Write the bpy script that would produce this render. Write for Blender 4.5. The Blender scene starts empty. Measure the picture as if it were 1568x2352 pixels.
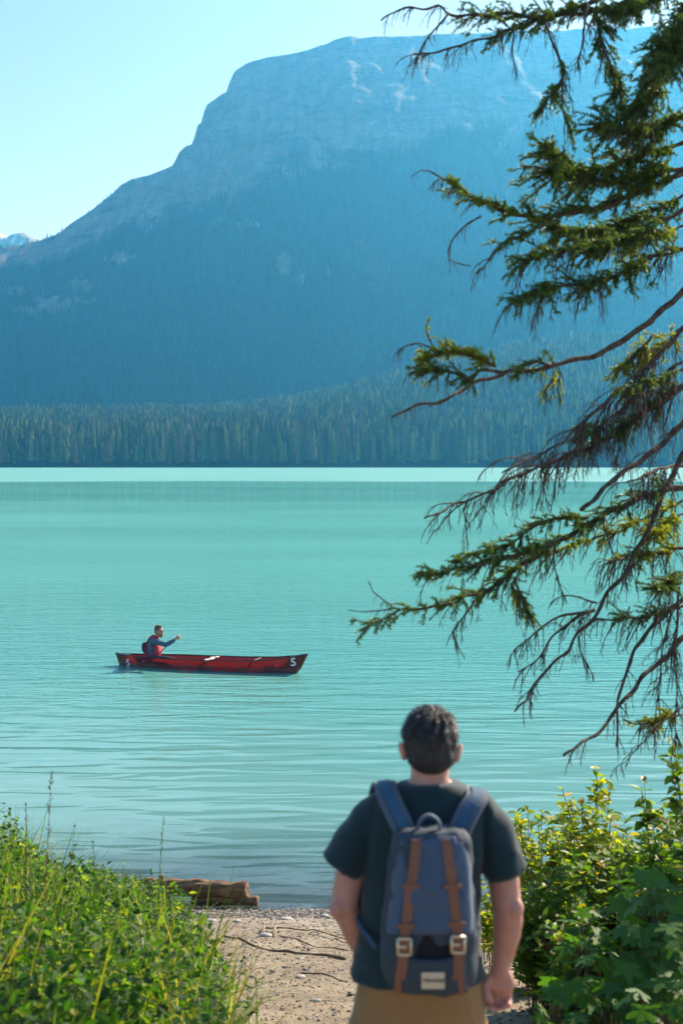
import bpy, math, random
import numpy as np
from mathutils import Vector, Matrix, noise as mnoise

S = bpy.context.scene
C = S.collection
R = math.radians
rng = np.random.default_rng(7)
random.seed(7)

# ---------------------------------------------------------------- camera
CAM_H = 5.5
PITCH = math.atan(117 / 3267)
FPX = 3267.0
cam_d = bpy.data.cameras.new("camera")
cam = bpy.data.objects.new("camera", cam_d)
C.objects.link(cam)
S.camera = cam
cam.location = (0, 0, CAM_H)
cam.rotation_euler = (R(90) - PITCH, 0, 0)
cam_d.sensor_fit = 'VERTICAL'
cam_d.sensor_height = 36
cam_d.sensor_width = 24
cam_d.lens = 50
cam_d.clip_start = 0.1
cam_d.clip_end = 40000
cam_d.dof.use_dof = True
cam_d.dof.focus_distance = 20
cam_d.dof.aperture_fstop = 3.7

# ---------------------------------------------------------------- sky, sun, exposure
SUN_EL, SUN_AZ = R(32), R(42)          # azimuth measured from +Y (view direction) towards +X
W = bpy.data.worlds.new("World")
S.world = W
W.use_nodes = True
nt = W.node_tree
bg = nt.nodes["Background"]
sky = nt.nodes.new("ShaderNodeTexSky")
sky.sky_type = 'NISHITA'
sky.sun_disc = False
sky.sun_elevation = SUN_EL
sky.sun_rotation = SUN_AZ
sky.altitude = 1300
sky.air_density = 1.0
sky.dust_density = 2.0
sky.ozone_density = 1.6
mixs = nt.nodes.new("ShaderNodeMix")
mixs.data_type = 'RGBA'
mixs.blend_type = 'MULTIPLY'
mixs.inputs[0].default_value = 1.0
nt.links.new(sky.outputs[0], mixs.inputs[6])
mixs.inputs[7].default_value = (0.92, 0.975, 1.04, 1)
nt.links.new(mixs.outputs[2], bg.inputs[0])
bg.inputs[1].default_value = 0.10
sun_d = bpy.data.lights.new("sun", 'SUN')
sun_d.energy = 5.0
sun_d.angle = R(0.5)
sun_d.color = (1.0, 0.93, 0.80)
sun = bpy.data.objects.new("sun", sun_d)
C.objects.link(sun)
sdir = Vector((math.sin(SUN_AZ) * math.cos(SUN_EL), math.cos(SUN_AZ) * math.cos(SUN_EL), math.sin(SUN_EL)))
sun.rotation_euler = sdir.to_track_quat('Z', 'Y').to_euler()
sun.location = (30, 30, 60)
S.view_settings.view_transform = 'Standard'
S.view_settings.look = 'None'
S.view_settings.gamma = 1
S.view_settings.exposure = 1.0
S.render.engine = 'CYCLES'
S.cycles.use_denoising = True
S.cycles.volume_bounces = 1
S.cycles.max_bounces = 8
S.cycles.transparent_max_bounces = 12
S.cycles.sample_clamp_indirect = 4
S.cycles.sample_clamp_direct = 0

# ---------------------------------------------------------------- helpers
def P(px, py, Y):
    """world point at world depth Y that shows at pixel (px,py) of a 1568x2352 view"""
    u = (px - 784) / FPX
    v = (1176 - py) / FPX
    dy = math.cos(PITCH) + v * math.sin(PITCH)
    dz = -math.sin(PITCH) + v * math.cos(PITCH)
    k = Y / dy
    return np.array([u * k, Y, CAM_H + dz * k])

def tag(o, label=None, cat=None, group=None, kind=None):
    if label: o['label'] = label
    if cat: o['category'] = cat
    if group: o['group'] = group
    if kind: o['kind'] = kind
    return o

def empty(name, loc=(0, 0, 0), rz=0.0):
    o = bpy.data.objects.new(name, None)
    o.empty_display_size = 0.1
    C.objects.link(o)
    o.location = loc
    o.rotation_euler = (0, 0, rz)
    return o

def nmesh(name, V, F, mats=None, smooth=False, midx=None, attrs=None):
    """fast mesh: V (n,3); F a (m,k) array or a list of such arrays"""
    V = np.asarray(V, dtype=np.float32)
    Fs = F if isinstance(F, list) else [F]
    Fs = [np.asarray(f, dtype=np.int32) for f in Fs if len(f)]
    me = bpy.data.meshes.new(name)
    me.vertices.add(len(V))
    me.vertices.foreach_set('co', V.ravel())
    nl = sum(f.size for f in Fs)
    npol = sum(len(f) for f in Fs)
    me.loops.add(nl)
    me.loops.foreach_set('vertex_index', np.concatenate([f.ravel() for f in Fs]))
    me.polygons.add(npol)
    cnt = np.concatenate([np.full(len(f), f.shape[1], dtype=np.int32) for f in Fs])
    st = np.concatenate([[0], np.cumsum(cnt)[:-1]]).astype(np.int32)
    me.polygons.foreach_set('loop_start', st)
    me.polygons.foreach_set('loop_total', cnt)
    if midx is not None:
        me.polygons.foreach_set('material_index', np.asarray(midx, dtype=np.int32))
    me.polygons.foreach_set('use_smooth', np.full(npol, smooth, dtype=bool))
    me.update(calc_edges=True)
    for m in (mats or []):
        me.materials.append(m)
    for k, a in (attrs or {}).items():
        at = me.attributes.new(k, 'FLOAT', 'POINT')
        at.data.foreach_set('value', np.asarray(a, dtype=np.float32))
    return me

def obj(name, me, parent=None, loc=None):
    o = bpy.data.objects.new(name, me)
    C.objects.link(o)
    if parent is not None:
        o.parent = parent
    if loc is not None:
        o.location = loc
    return o

class Geo:
    """collects shapes into one mesh"""
    def __init__(s):
        s.V = []; s.T = []; s.Q = []; s.n = 0
    def add(s, V, F):
        V = np.asarray(V, dtype=float); F = np.asarray(F, dtype=int)
        if F.shape[1] == 3: s.T.append(F + s.n)
        else: s.Q.append(F + s.n)
        s.V.append(V); s.n += len(V)
    def add2(s, V, T, Q):
        if len(T): s.T.append(np.asarray(T) + s.n)
        if len(Q): s.Q.append(np.asarray(Q) + s.n)
        s.V.append(np.asarray(V, dtype=float)); s.n += len(V)
    def mesh(s, name, mats, smooth=True):
        F = []
        if s.T: F.append(np.concatenate(s.T))
        if s.Q: F.append(np.concatenate(s.Q))
        return nmesh(name, np.concatenate(s.V), F, mats, smooth)

def frame(t, up=(0, 0, 1)):
    t = np.asarray(t, float); t = t / (np.linalg.norm(t) + 1e-12)
    u = np.asarray(up, float)
    if abs(np.dot(t, u)) > .97: u = np.array([0, 1., 0]) if abs(t[1]) < .9 else np.array([1., 0, 0])
    a = np.cross(u, t); a /= np.linalg.norm(a)
    b = np.cross(t, a)
    return a, b, t

def loft(pts, rad, n=12, up=(0, 0, 1), cap=True, power=2.0, fixed=None):
    """closed tube through pts; rad: r or (ra, rb) for each point; fixed=(a,b) keeps ring axes constant"""
    pts = np.asarray(pts, float); m = len(pts)
    tg = np.gradient(pts, axis=0)
    th = np.linspace(0, 2 * np.pi, n, endpoint=False)
    c, s_ = np.cos(th), np.sin(th)
    if power != 2.0:
        c = np.sign(c) * np.abs(c) ** (2 / power); s_ = np.sign(s_) * np.abs(s_) ** (2 / power)
    V = []
    pa = None
    for i in range(m):
        if fixed is not None:
            a, b = np.asarray(fixed[0], float), np.asarray(fixed[1], float)
        else:
            if pa is None:
                a, b, _ = frame(tg[i], up)
            else:
                t = tg[i] / (np.linalg.norm(tg[i]) + 1e-12)
                a = pa - t * np.dot(pa, t); a /= np.linalg.norm(a) + 1e-12
                b = np.cross(t, a)
            pa = a
        r = rad[i] if hasattr(rad, '__len__') else rad
        ra, rb = (r if hasattr(r, '__len__') else (r, r))
        V.append(pts[i] + np.outer(c * ra, a) + np.outer(s_ * rb, b))
    V = np.concatenate(V)
    i = np.arange(m - 1)[:, None] * n; j = np.arange(n)[None, :]; k = (j + 1) % n
    Q = np.stack([i + j, i + k, i + n + k, i + n + j], -1).reshape(-1, 4)
    T = []
    if cap:
        V = np.vstack([V, pts[0], pts[-1]])
        a0 = len(V) - 2
        jj = np.arange(n); kk = (jj + 1) % n
        T = np.concatenate([np.stack([kk, jj, np.full(n, a0)], 1),
                            np.stack([(m - 1) * n + jj, (m - 1) * n + kk, np.full(n, a0 + 1)], 1)])
    return V, T, Q

def ellipsoid(c, r, rot=None, nu=16, nv=10):
    th = np.linspace(0, np.pi, nv + 1)[1:-1]; ph = np.linspace(0, 2 * np.pi, nu, endpoint=False)
    V = [[0, 0, 1]]
    for t in th:
        for p in ph: V.append([math.sin(t) * math.cos(p), math.sin(t) * math.sin(p), math.cos(t)])
    V.append([0, 0, -1]); V = np.array(V) * np.asarray(r, float)
    if rot is not None:
        from mathutils import Euler
        M = np.array(Euler(rot).to_matrix()); V = V @ M.T
    V = V + np.asarray(c, float)
    T = []; Q = []; nr = len(th)
    for j in range(nu): T.append([0, 1 + j, 1 + (j + 1) % nu])
    for i in range(nr - 1):
        for j in range(nu):
            a = 1 + i * nu + j; b = 1 + i * nu + (j + 1) % nu
            Q.append([a, a + nu, b + nu, b])
    L = len(V) - 1; o = 1 + (nr - 1) * nu
    for j in range(nu): T.append([o + j, L, o + (j + 1) % nu])
    return V, np.array(T), np.array(Q)

def box(c, s, rot=None, bevel=0.0):
    import bmesh
    bm = bmesh.new()
    bmesh.ops.create_cube(bm, size=1)
    for v in bm.verts: v.co = Vector((v.co.x * s[0], v.co.y * s[1], v.co.z * s[2]))
    if bevel: bmesh.ops.bevel(bm, geom=bm.edges[:], offset=bevel, segments=2, profile=.5, affect='EDGES')
    bmesh.ops.triangulate(bm, faces=bm.faces[:])
    V = np.array([v.co[:] for v in bm.verts]); F = np.array([[v.index for v in f.verts] for f in bm.faces]); bm.free()
    if rot is not None:
        from mathutils import Euler
        V = V @ np.array(Euler(rot).to_matrix()).T
    return V + np.asarray(c, float), F, []

def fuse(geo, name, mats, voxel=.006, smooth=6, disp=None, factor=.5):
    """one continuous skin over overlapping closed shapes"""
    me = geo.mesh(name + '_raw', [], True)
    o = bpy.data.objects.new('raw', me); C.objects.link(o)
    m = o.modifiers.new('r', 'REMESH'); m.mode = 'VOXEL'; m.voxel_size = voxel; m.use_smooth_shade = True
    s = o.modifiers.new('s', 'SMOOTH'); s.iterations = smooth; s.factor = factor
    dg = bpy.context.evaluated_depsgraph_get()
    out = bpy.data.meshes.new_from_object(o.evaluated_get(dg), depsgraph=dg)
    out.name = name
    bpy.data.objects.remove(o); bpy.data.meshes.remove(me)
    n = len(out.vertices)
    if disp is not None and n:
        co = np.empty(n * 3, np.float32); out.vertices.foreach_get('co', co)
        no = np.empty(n * 3, np.float32); out.vertices.foreach_get('normal', no)
        co = co.reshape(-1, 3); no = no.reshape(-1, 3)
        co = disp(co.astype(float), no.astype(float))
        out.vertices.foreach_set('co', np.asarray(co, np.float32).ravel()); out.update()
    out.materials.clear()
    for q in mats: out.materials.append(q)
    return out

# value noise in numpy -------------------------------------------------
def _h(ix, iy, iz, seed):
    n = (ix.astype(np.int64) * 374761393 + iy.astype(np.int64) * 668265263 + iz.astype(np.int64) * 2147483647 + seed * 1274126177) & 0xffffffff
    n = ((n ^ (n >> 13)) * 1274126177) & 0xffffffff
    n = ((n ^ (n >> 16)) * 2246822519) & 0xffffffff
    return ((n ^ (n >> 15)) & 0xffffff) / float(0xffffff)

def vn(x, y, z=None, seed=0):
    x = np.asarray(x, float); y = np.asarray(y, float)
    z = np.zeros_like(x) if z is None else np.asarray(z, float)
    x0 = np.floor(x); y0 = np.floor(y); z0 = np.floor(z)
    fx, fy, fz = x - x0, y - y0, z - z0
    fx = fx * fx * (3 - 2 * fx); fy = fy * fy * (3 - 2 * fy); fz = fz * fz * (3 - 2 * fz)
    r = 0
    for dx in (0, 1):
        for dy in (0, 1):
            for dz in (0, 1):
                w = (fx if dx else 1 - fx) * (fy if dy else 1 - fy) * (fz if dz else 1 - fz)
                r = r + w * _h(x0 + dx, y0 + dy, z0 + dz, seed)
    return r * 2 - 1

def fbm(x, y, z=None, o=4, seed=0, gain=.5):
    a, f, r, t = 1.0, 1.0, 0, 0
    for i in range(o):
        r = r + a * vn(np.asarray(x) * f, np.asarray(y) * f, None if z is None else np.asarray(z) * f, seed + i * 17)
        t += a; a *= gain; f *= 2.03
    return r / t

def ridged(x, y, z=None, o=4, seed=0):
    a, f, r, t = 1.0, 1.0, 0, 0
    for i in range(o):
        r = r + a * (1 - 2 * np.abs(vn(np.asarray(x) * f, np.asarray(y) * f, None if z is None else np.asarray(z) * f, seed + i * 31)))
        t += a; a *= .5; f *= 2.1
    return r / t

def sstep(a, b, x):
    t = np.clip((np.asarray(x, float) - a) / (b - a), 0, 1)
    return t * t * (3 - 2 * t)

# materials ------------------------------------------------------------
class Mat:
    def __init__(s, name):
        s.m = bpy.data.materials.new(name); s.m.use_nodes = True
        s.t = s.m.node_tree; s.b = s.t.nodes['Principled BSDF']; s.out = s.t.nodes['Material Output']
    def n(s, typ, **kw):
        nd = s.t.nodes.new('ShaderNode' + typ)
        for k, v in kw.items(): setattr(nd, k, v)
        return nd
    def l(s, a, b): s.t.links.new(a, b)
    def coord(s, scale=(1, 1, 1), which='Object', rot=(0, 0, 0)):
        tc = s.n('TexCoord'); mp = s.n('Mapping'); mp.inputs['Scale'].default_value = scale; mp.inputs['Rotation'].default_value = rot
        s.l(tc.outputs[which], mp.inputs[0]); return mp.outputs[0]
    def noise(s, scale, detail=4, rough=.55, vec=None, dist=0.0):
        nd = s.n('TexNoise'); nd.inputs['Scale'].default_value = scale; nd.inputs['Detail'].default_value = detail
        nd.inputs['Roughness'].default_value = rough; nd.inputs['Distortion'].default_value = dist
        if vec is not None: s.l(vec, nd.inputs['Vector'])
        return nd.outputs['Fac']
    def ramp(s, fac, stops, interp='LINEAR'):
        nd = s.n('ValToRGB'); nd.color_ramp.interpolation = interp
        el = nd.color_ramp.elements
        while len(el) > 1: el.remove(el[-1])
        el[0].position = stops[0][0]; el[0].color = tuple(stops[0][1]) + (1,) if len(stops[0][1]) == 3 else stops[0][1]
        for p, c in stops[1:]:
            e = el.new(p); e.color = tuple(c) + (1,) if len(c) == 3 else c
        s.l(fac, nd.inputs[0]); return nd.outputs[0]
    def mix(s, fac, a, b, mode='MIX'):
        nd = s.n('Mix'); nd.data_type = 'RGBA'; nd.blend_type = mode
        for sock, v in ((nd.inputs[0], fac), (nd.inputs[6], a), (nd.inputs[7], b)):
            if isinstance(v, (int, float)): sock.default_value = v
            elif isinstance(v, tuple): sock.default_value = v + (1,) if len(v) == 3 else v
            else: s.l(v, sock)
        return nd.outputs[2]
    def math(s, op, a, b=None, c=None):
        nd = s.n('Math'); nd.operation = op
        for i, v in enumerate((a, b, c)):
            if v is None: continue
            if isinstance(v, (int, float)): nd.inputs[i].default_value = v
            else: s.l(v, nd.inputs[i])
        return nd.outputs[0]
    def maprange(s, v, a, b, c=0., d=1., smooth=True):
        nd = s.n('MapRange'); nd.interpolation_type = 'SMOOTHSTEP' if smooth else 'LINEAR'
        s.l(v, nd.inputs[0])
        for i, q in enumerate((a, b, c, d)): nd.inputs[i + 1].default_value = q
        return nd.outputs[0]
    def attr(s, name):
        nd = s.n('Attribute'); nd.attribute_name = name; return nd.outputs['Fac']
    def bump(s, h, strength=.5, dist=.01, normal=None):
        nd = s.n('Bump'); nd.inputs['Strength'].default_value = strength; nd.inputs['Distance'].default_value = dist
        s.l(h, nd.inputs['Height'])
        if normal is not None: s.l(normal, nd.inputs['Normal'])
        return nd.outputs[0]
    def set(s, **kw):
        for k, v in kw.items():
            k = {'color': 'Base Color', 'rough': 'Roughness', 'normal': 'Normal', 'metal': 'Metallic', 'spec': 'Specular IOR Level',
                 'ior': 'IOR', 'sheen': 'Sheen Weight', 'sss': 'Subsurface Weight', 'trans': 'Transmission Weight'}.get(k, k)
            i = s.b.inputs[k]
            if isinstance(v, (int, float)): i.default_value = v
            elif isinstance(v, tuple): i.default_value = v + (1,) if len(v) == 3 and i.type == 'RGBA' else v
            else: s.l(v, i)
        return s

def simple(name, color, rough=.6, var=.15, scale=8, bump=0, bscale=60, metal=0., spec=.4, bdist=.004):
    m = Mat(name); v = m.coord()
    n = m.noise(scale, 4, .6, v)
    c = m.mix(n, tuple(x * (1 - var) for x in color), tuple(min(1, x * (1 + var)) for x in color))
    m.set(color=c, rough=rough, metal=metal, spec=spec)
    if bump: m.set(normal=m.bump(m.noise(bscale, 3, .6, v), bump, bdist))
    return m.m

def leafmat(name, stops, trans=.5, tcol=(1.5, 1.35, .5), rough=.45, which='island', spec=.4):
    """leaf: gloss + diffuse, with light coming through"""
    m = Mat(name)
    if which == 'island':
        g = m.n('NewGeometry'); r = g.outputs['Random Per Island']
    else:
        r = m.attr('rnd')
    col = m.ramp(r, stops)
    m.set(color=col, rough=rough, spec=spec)
    tr = m.n('BsdfTranslucent')
    m.l(m.mix(1.0, col, tcol, 'MULTIPLY'), tr.inputs[0])
    mx = m.n('MixShader'); mx.inputs[0].default_value = trans
    m.l(m.b.outputs[0], mx.inputs[1]); m.l(tr.outputs[0], mx.inputs[2]); m.l(mx.outputs[0], m.out.inputs[0])
    return m.m

def place(tv, tf, M, pos):
    """copies template verts tv (k,3), faces tf (f,c) with matrices M (n,3,3) at pos (n,3)"""
    n = len(pos); k = len(tv)
    V = np.einsum('nij,kj->nki', M, tv) + pos[:, None, :]
    F = tf[None] + (np.arange(n) * k)[:, None, None]
    return V.reshape(-1, 3), F.reshape(-1, tf.shape[1])

def rotm(yaw, pitch, roll, scale=1.0):
    """leaf frame: local +Y runs along the leaf, +Z is its upper face"""
    cy, sy, cp, sp, cr, sr = np.cos(yaw), np.sin(yaw), np.cos(pitch), np.sin(pitch), np.cos(roll), np.sin(roll)
    z = np.zeros_like(yaw); o = np.ones_like(yaw)
    Rz = np.stack([np.stack([cy, -sy, z], -1), np.stack([sy, cy, z], -1), np.stack([z, z, o], -1)], -2)
    Rx = np.stack([np.stack([o, z, z], -1), np.stack([z, cp, -sp], -1), np.stack([z, sp, cp], -1)], -2)
    Ry = np.stack([np.stack([cr, z, sr], -1), np.stack([z, o, z], -1), np.stack([-sr, z, cr], -1)], -2)
    M = Rz @ Rx @ Ry
    return M * (np.asarray(scale)[..., None, None] if hasattr(scale, '__len__') else scale)
# ================================================================ far setting
# skyline of the mountain as seen (pixels of the 1568x2352 view) -> ridge heights at its true distance
YR = 3400.0
sk = [(-900, 700), (-400, 640), (-100, 585), (0, 566), (100, 545), (130, 532), (150, 520), (190, 490), (225, 466), (262, 438), (280, 418), (300, 408), (350, 396), (395, 379), (403, 366),
      (408, 350), (428, 327), (445, 323), (448, 301), (455, 278), (466, 274), (469, 246), (473, 234), (488, 225), (508, 214), (523, 207), (527, 184), (533, 177), (535, 159), (546, 152), (562, 141), (590, 134), (640, 122), (695, 111),
      (750, 98), (768, 85), (800, 75), (830, 82), (860, 80), (940, 80), (1060, 70), (1200, 66), (1400, 60), (1568, 52), (1900, 40), (2400, 60), (3200, 200)]
skw = np.array([P(a, b, YR) for a, b in sk])
def ridge_h(x):
    return np.interp(x, skw[:, 0], skw[:, 2])

SHORE = 1200.0
def land(x, y):
    """height of the far land: wooded flat, slope, cliffs"""
    t = x / y * YR                                   # azimuth carried to the ridge
    R0 = ridge_h(t) + 5 * fbm(t / 40, y / 200, o=3, seed=3)
    y1 = 2050 - 0.15 * x
    # wooded flat rising gently, more to the right
    d = np.clip(y - SHORE, 0, None)
    base = 4 + d * (0.062 + 0.13 * sstep(-200, 380, x)) + 6 * fbm(x / 150, y / 150, seed=9) * sstep(0, 150, d)
    u = np.clip((y - y1) / (YR - y1), 0, 1)
    u2 = u + 0.035 * ridged(x / 210 + y / 900, y / 700, o=3, seed=21) * sstep(.02, .2, u) * (1 - sstep(.9, 1, u))
    prof = np.interp(u2, [0, .25, .5, .66, .76, .80, .86, .90, .95, .975, 1.0], [0, .2, .43, .57, .68, .735, .80, .86, .925, .96, 1.0])
    capk = (1 - .9 * sstep(.76, .93, u)) * (1 - .45 * sstep(-100, 400, t))
    strata = 1 - np.abs(((prof * 1300 - .16 * t + 40 * fbm(x / 300, y / 300, seed=5)) % 62) / 31 - 1)
    z = base * (1 - sstep(0, .15, u)) + (R0 - 5) * prof * sstep(0, .12, u) + base * .3 * u * (1 - u)
    z = z + sstep(.6, .75, u) * (1 - sstep(.985, 1., u)) * (9 * capk * (strata - .5) + (26 * capk * ridged(x / 75, y / 420, o=4, seed=33) + 20 * capk * ridged(x / 260, y / 260, o=3, seed=37)) + 7 * fbm(x / 22, y / 40, o=3, seed=35))
    z = z + sstep(.1, .3, u) * (1 - sstep(.6, .8, u)) * 10 * ridged((x + y * .3) / 130, y / 500, o=3, seed=41)
    z = np.where(y > YR, np.maximum(R0 * (1 - ((y - YR) / 2600) ** 1.3 * .9) - (y - YR) * .25 - 5, 0), z)
    z = np.where(y < SHORE + 12, np.minimum(z, -1.5 + (y - SHORE + 4) * .35 ), z)
    return z, u, prof

def tree_line(x, y):
    """height above which the slope is bare rock, at this azimuth"""
    t = x / y * 3000
    return np.interp(t, [-900, -720, -620, -450, -340, -200, -80, 60, 200, 400, 720], [420, 445, 455, 500, 525, 560, 600, 640, 690, 735, 760]) + 26 * fbm(t / 120, y / 300, o=4, seed=51) * 1.4

def rockmask(x, y, z):
    tl = tree_line(x, y)
    rk = sstep(-14, 22, z - tl + 16 * fbm(x / 24, z / 40, o=4, seed=61))
    # scree tongues reaching into the wood and wooded strips among the rock
    rk = np.maximum(rk, sstep(.45, .6, fbm((x - z * .7) / 60, z / 160, o=4, seed=63)) * sstep(-130, -10, z - tl))
    rk = rk * (1 - .8 * sstep(.15, .3, fbm((x + z * .8) / 80, z / 40, o=4, seed=64)) * (1 - sstep(60, 170, z - tl)))
    for (px, py, wx, wy) in ((270, 592, 32, 18), (185, 655, 22, 12), (205, 662, 12, 12), (120, 700, 50, 22), (95, 712, 60, 14), (30, 668, 50, 9), (180, 690, 40, 9), (655, 612, 16, 26), (690, 628, 12, 22), (755, 625, 10, 8), (580, 516, 30, 7)):
        q = P(px, py, 2800)
        dx = (x / y * 2800 - q[0]) / (wx / FPX * 2800); dz = ((z - CAM_H) / y * 2800 + CAM_H - q[2]) / (wy / FPX * 2800)
        rk = np.maximum(rk, 1.0 * sstep(.05, .4, (1 - np.sqrt(dx * dx + dz * dz)) + .9 * fbm(x / 14, z / 14, o=3, seed=67)))
    return rk

gx = np.concatenate([np.arange(-4200, -1000, 40), np.arange(-1000, 1000, 7.5), np.arange(1000, 4201, 40)])
gy = np.concatenate([np.arange(SHORE - 60, SHORE + 60, 8), np.arange(SHORE + 60, 2000, 20), np.arange(2000, 3460, 7.0), np.arange(3460, 6000, 60)])
X, Y = np.meshgrid(gx, gy)
Z, U, PR = land(X, Y)
rk = rockmask(X, Y, Z)
nx, ny = len(gx), len(gy)
i = np.arange(ny - 1)[:, None] * nx; j = np.arange(nx - 1)[None]
F = np.stack([i + j, i + j + 1, i + nx + j + 1, i + nx + j], -1).reshape(-1, 4)

m = Mat('mountain_rock_and_forest')
v = m.coord()
geo_ = m.n('NewGeometry')
rockn = m.noise(.02, 8, .65, v)
mp2 = m.coord((.012, .012, .09), rot=(0, R(9), 0))
st = m.noise(1.0, 6, .6, mp2, 1.0)
flu = m.noise(1.0, 5, .6, m.coord((.045, .01, .006)), .8)
rc = m.ramp(m.mix(.4, m.mix(.5, rockn, st), flu), [(.34, (.07, .075, .08)), (.48, (.22, .218, .21)), (.62, (.46, .45, .43))])
mpf = m.coord((.35, .35, .05))
fn = m.noise(1.0, 4, .7, mpf)
fc = m.ramp(fn, [(.35, (.005, .009, .008)), (.65, (.018, .028, .02))])
m.set(color=m.mix(m.attr('rock'), fc, rc), rough=.95, spec=.1)
bh = m.math('MULTIPLY_ADD', m.noise(.03, 9, .7, v), 1.0, m.math('MULTIPLY', st, .7))
m.set(normal=m.bump(bh, 1.0, 40))
M_mtn = m.m
mountain = obj('mountain', nmesh('mountain', np.stack([X.ravel(), Y.ravel(), Z.ravel()], 1), F, [M_mtn], True, attrs={'rock': rk.ravel()}))
tag(mountain, 'hazy blue cliff-topped mountain above the far shore', kind='structure')

# farther peaks at the left edge with a snow gully
gx2 = np.arange(-2300, -900, 16.); gy2 = np.arange(5300, 6400, 25.)
X2, Y2 = np.meshgrid(gx2, gy2)
pk = [(-120, 560), (-40, 520), (0, 533), (14, 543), (35, 536), (50, 535), (56, 531), (62, 537), (80, 548), (110, 556), (200, 600), (300, 640)]
pkw = np.array([P(a, b, 5800) for a, b in pk])
T2 = X2 / Y2 * 5800
Z2 = np.interp(T2, pkw[:, 0], pkw[:, 2]) * np.clip(1 - np.abs(Y2 - 5800) / 620 + .0, 0, 1) ** .8 + 14 * ridged(X2 / 120, Y2 / 120, seed=71) * sstep(5400, 5600, Y2)* (1 - sstep(5700, 5790, Y2))
q = P(6, 538, 5650)
snow = sstep(.3, .5, 1 - np.abs((T2 - q[0]) + (Z2 - q[2]) * 1.2) / 26 ) * sstep(5400, 5500, Y2)
n2x, n2y = len(gx2), len(gy2)
i = np.arange(n2y - 1)[:, None] * n2x; j = np.arange(n2x - 1)[None]
F2 = np.stack([i + j, i + j + 1, i + n2x + j + 1, i + n2x + j], -1).reshape(-1, 4)
m = Mat('far_peak_rock'); v = m.coord()
m.set(color=m.mix(m.attr('snow'), m.ramp(m.noise(.02, 6, .6, v), [(.3, (.1, .11, .12)), (.7, (.3, .3, .3))]), (.8, .85, .88)), rough=.9, normal=m.bump(m.noise(.03, 6, .6, v), .8, 20))
far = obj('far_peaks', nmesh('far_peaks', np.stack([X2.ravel(), Y2.ravel(), Z2.ravel()], 1), F2, [m.m], True, attrs={'snow': snow.ravel()}))
tag(far, 'small distant rocky peaks with a snow streak at the left edge', kind='structure')

# conifers --------------------------------------------------------------
def conifer(tiers, sides, rnd, droop=.25, slim=.13):
    V = []; F = []
    for k in range(tiers):
        f0 = .06 + .94 * k / tiers
        r = slim * (1 - f0) ** .75 * (0.8 + .4 * rnd.random()) + .012
        top = min(1.0, f0 + 1.9 / tiers)
        b = len(V)
        V.append([0, 0, top])
        ph = rnd.random() * 6.28
        for s_ in range(sides * 2):
            a = ph + math.pi * s_ / sides
            rr = r * (1.0 + .5 * (rnd.random() - .5)) if s_ % 2 == 0 else r * .45
            V.append([rr * math.cos(a), rr * math.sin(a), f0 - (droop * r if s_ % 2 == 0 else -.02)])
        for s_ in range(sides * 2): F.append([b, b + 1 + s_, b + 1 + (s_ + 1) % (sides * 2)])
    b = len(V)
    V += [[.008, 0, 0], [-.004, .007, 0], [-.004, -.007, 0], [0, 0, .5]]
    F += [[b, b + 1, b + 3], [b + 1, b + 2, b + 3], [b + 2, b, b + 3]]
    return np.array(V, float), np.array(F)

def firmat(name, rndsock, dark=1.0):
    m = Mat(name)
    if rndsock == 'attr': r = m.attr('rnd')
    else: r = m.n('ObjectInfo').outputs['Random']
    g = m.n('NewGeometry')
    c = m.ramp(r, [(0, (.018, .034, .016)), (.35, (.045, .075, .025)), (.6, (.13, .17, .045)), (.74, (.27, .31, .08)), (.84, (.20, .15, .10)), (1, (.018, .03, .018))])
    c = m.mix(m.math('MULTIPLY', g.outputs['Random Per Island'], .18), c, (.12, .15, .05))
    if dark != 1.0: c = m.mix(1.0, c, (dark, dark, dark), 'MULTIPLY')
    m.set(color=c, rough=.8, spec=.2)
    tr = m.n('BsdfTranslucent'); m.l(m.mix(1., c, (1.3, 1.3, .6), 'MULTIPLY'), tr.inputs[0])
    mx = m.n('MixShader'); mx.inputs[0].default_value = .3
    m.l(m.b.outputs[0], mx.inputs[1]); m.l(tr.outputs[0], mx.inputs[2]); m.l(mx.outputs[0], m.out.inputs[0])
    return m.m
M_fir_obj = firmat('conifer_needles_near', 'obj')
M_fir = firmat('conifer_needles_mass', 'attr')

rnd = random.Random(5)
fir_meshes = []
for k in range(7):
    v_, f_ = conifer(9, 5, rnd, slim=.07 + .035 * rnd.random())
    fir_meshes.append(nmesh('conifer', v_, f_, [M_fir_obj]))
shore_x = np.linspace(-315, 315, 300)
for k in range(300):
    x = shore_x[k] + rnd.uniform(-1.5, 1.5)
    y = SHORE + 10 + (k % 3) * 9 + rnd.uniform(-3, 4)
    z = float(land(np.array([x]), np.array([y]))[0][0]) - .3
    o = bpy.data.objects.new('conifer_tree', fir_meshes[rnd.randrange(7)])
    C.objects.link(o)
    h = rnd.choice((rnd.uniform(13, 21), rnd.uniform(20, 31), rnd.uniform(22, 28)))
    o.location = (x, y, z); o.scale = (h * 1.25, h * 1.25, h); o.rotation_euler = (0, 0, rnd.uniform(0, 6.28))
    tag(o, 'slender dark conifer in the front rows of the wood on the far shore', 'tree', 'conifers in the front rows along the far shore')

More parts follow.
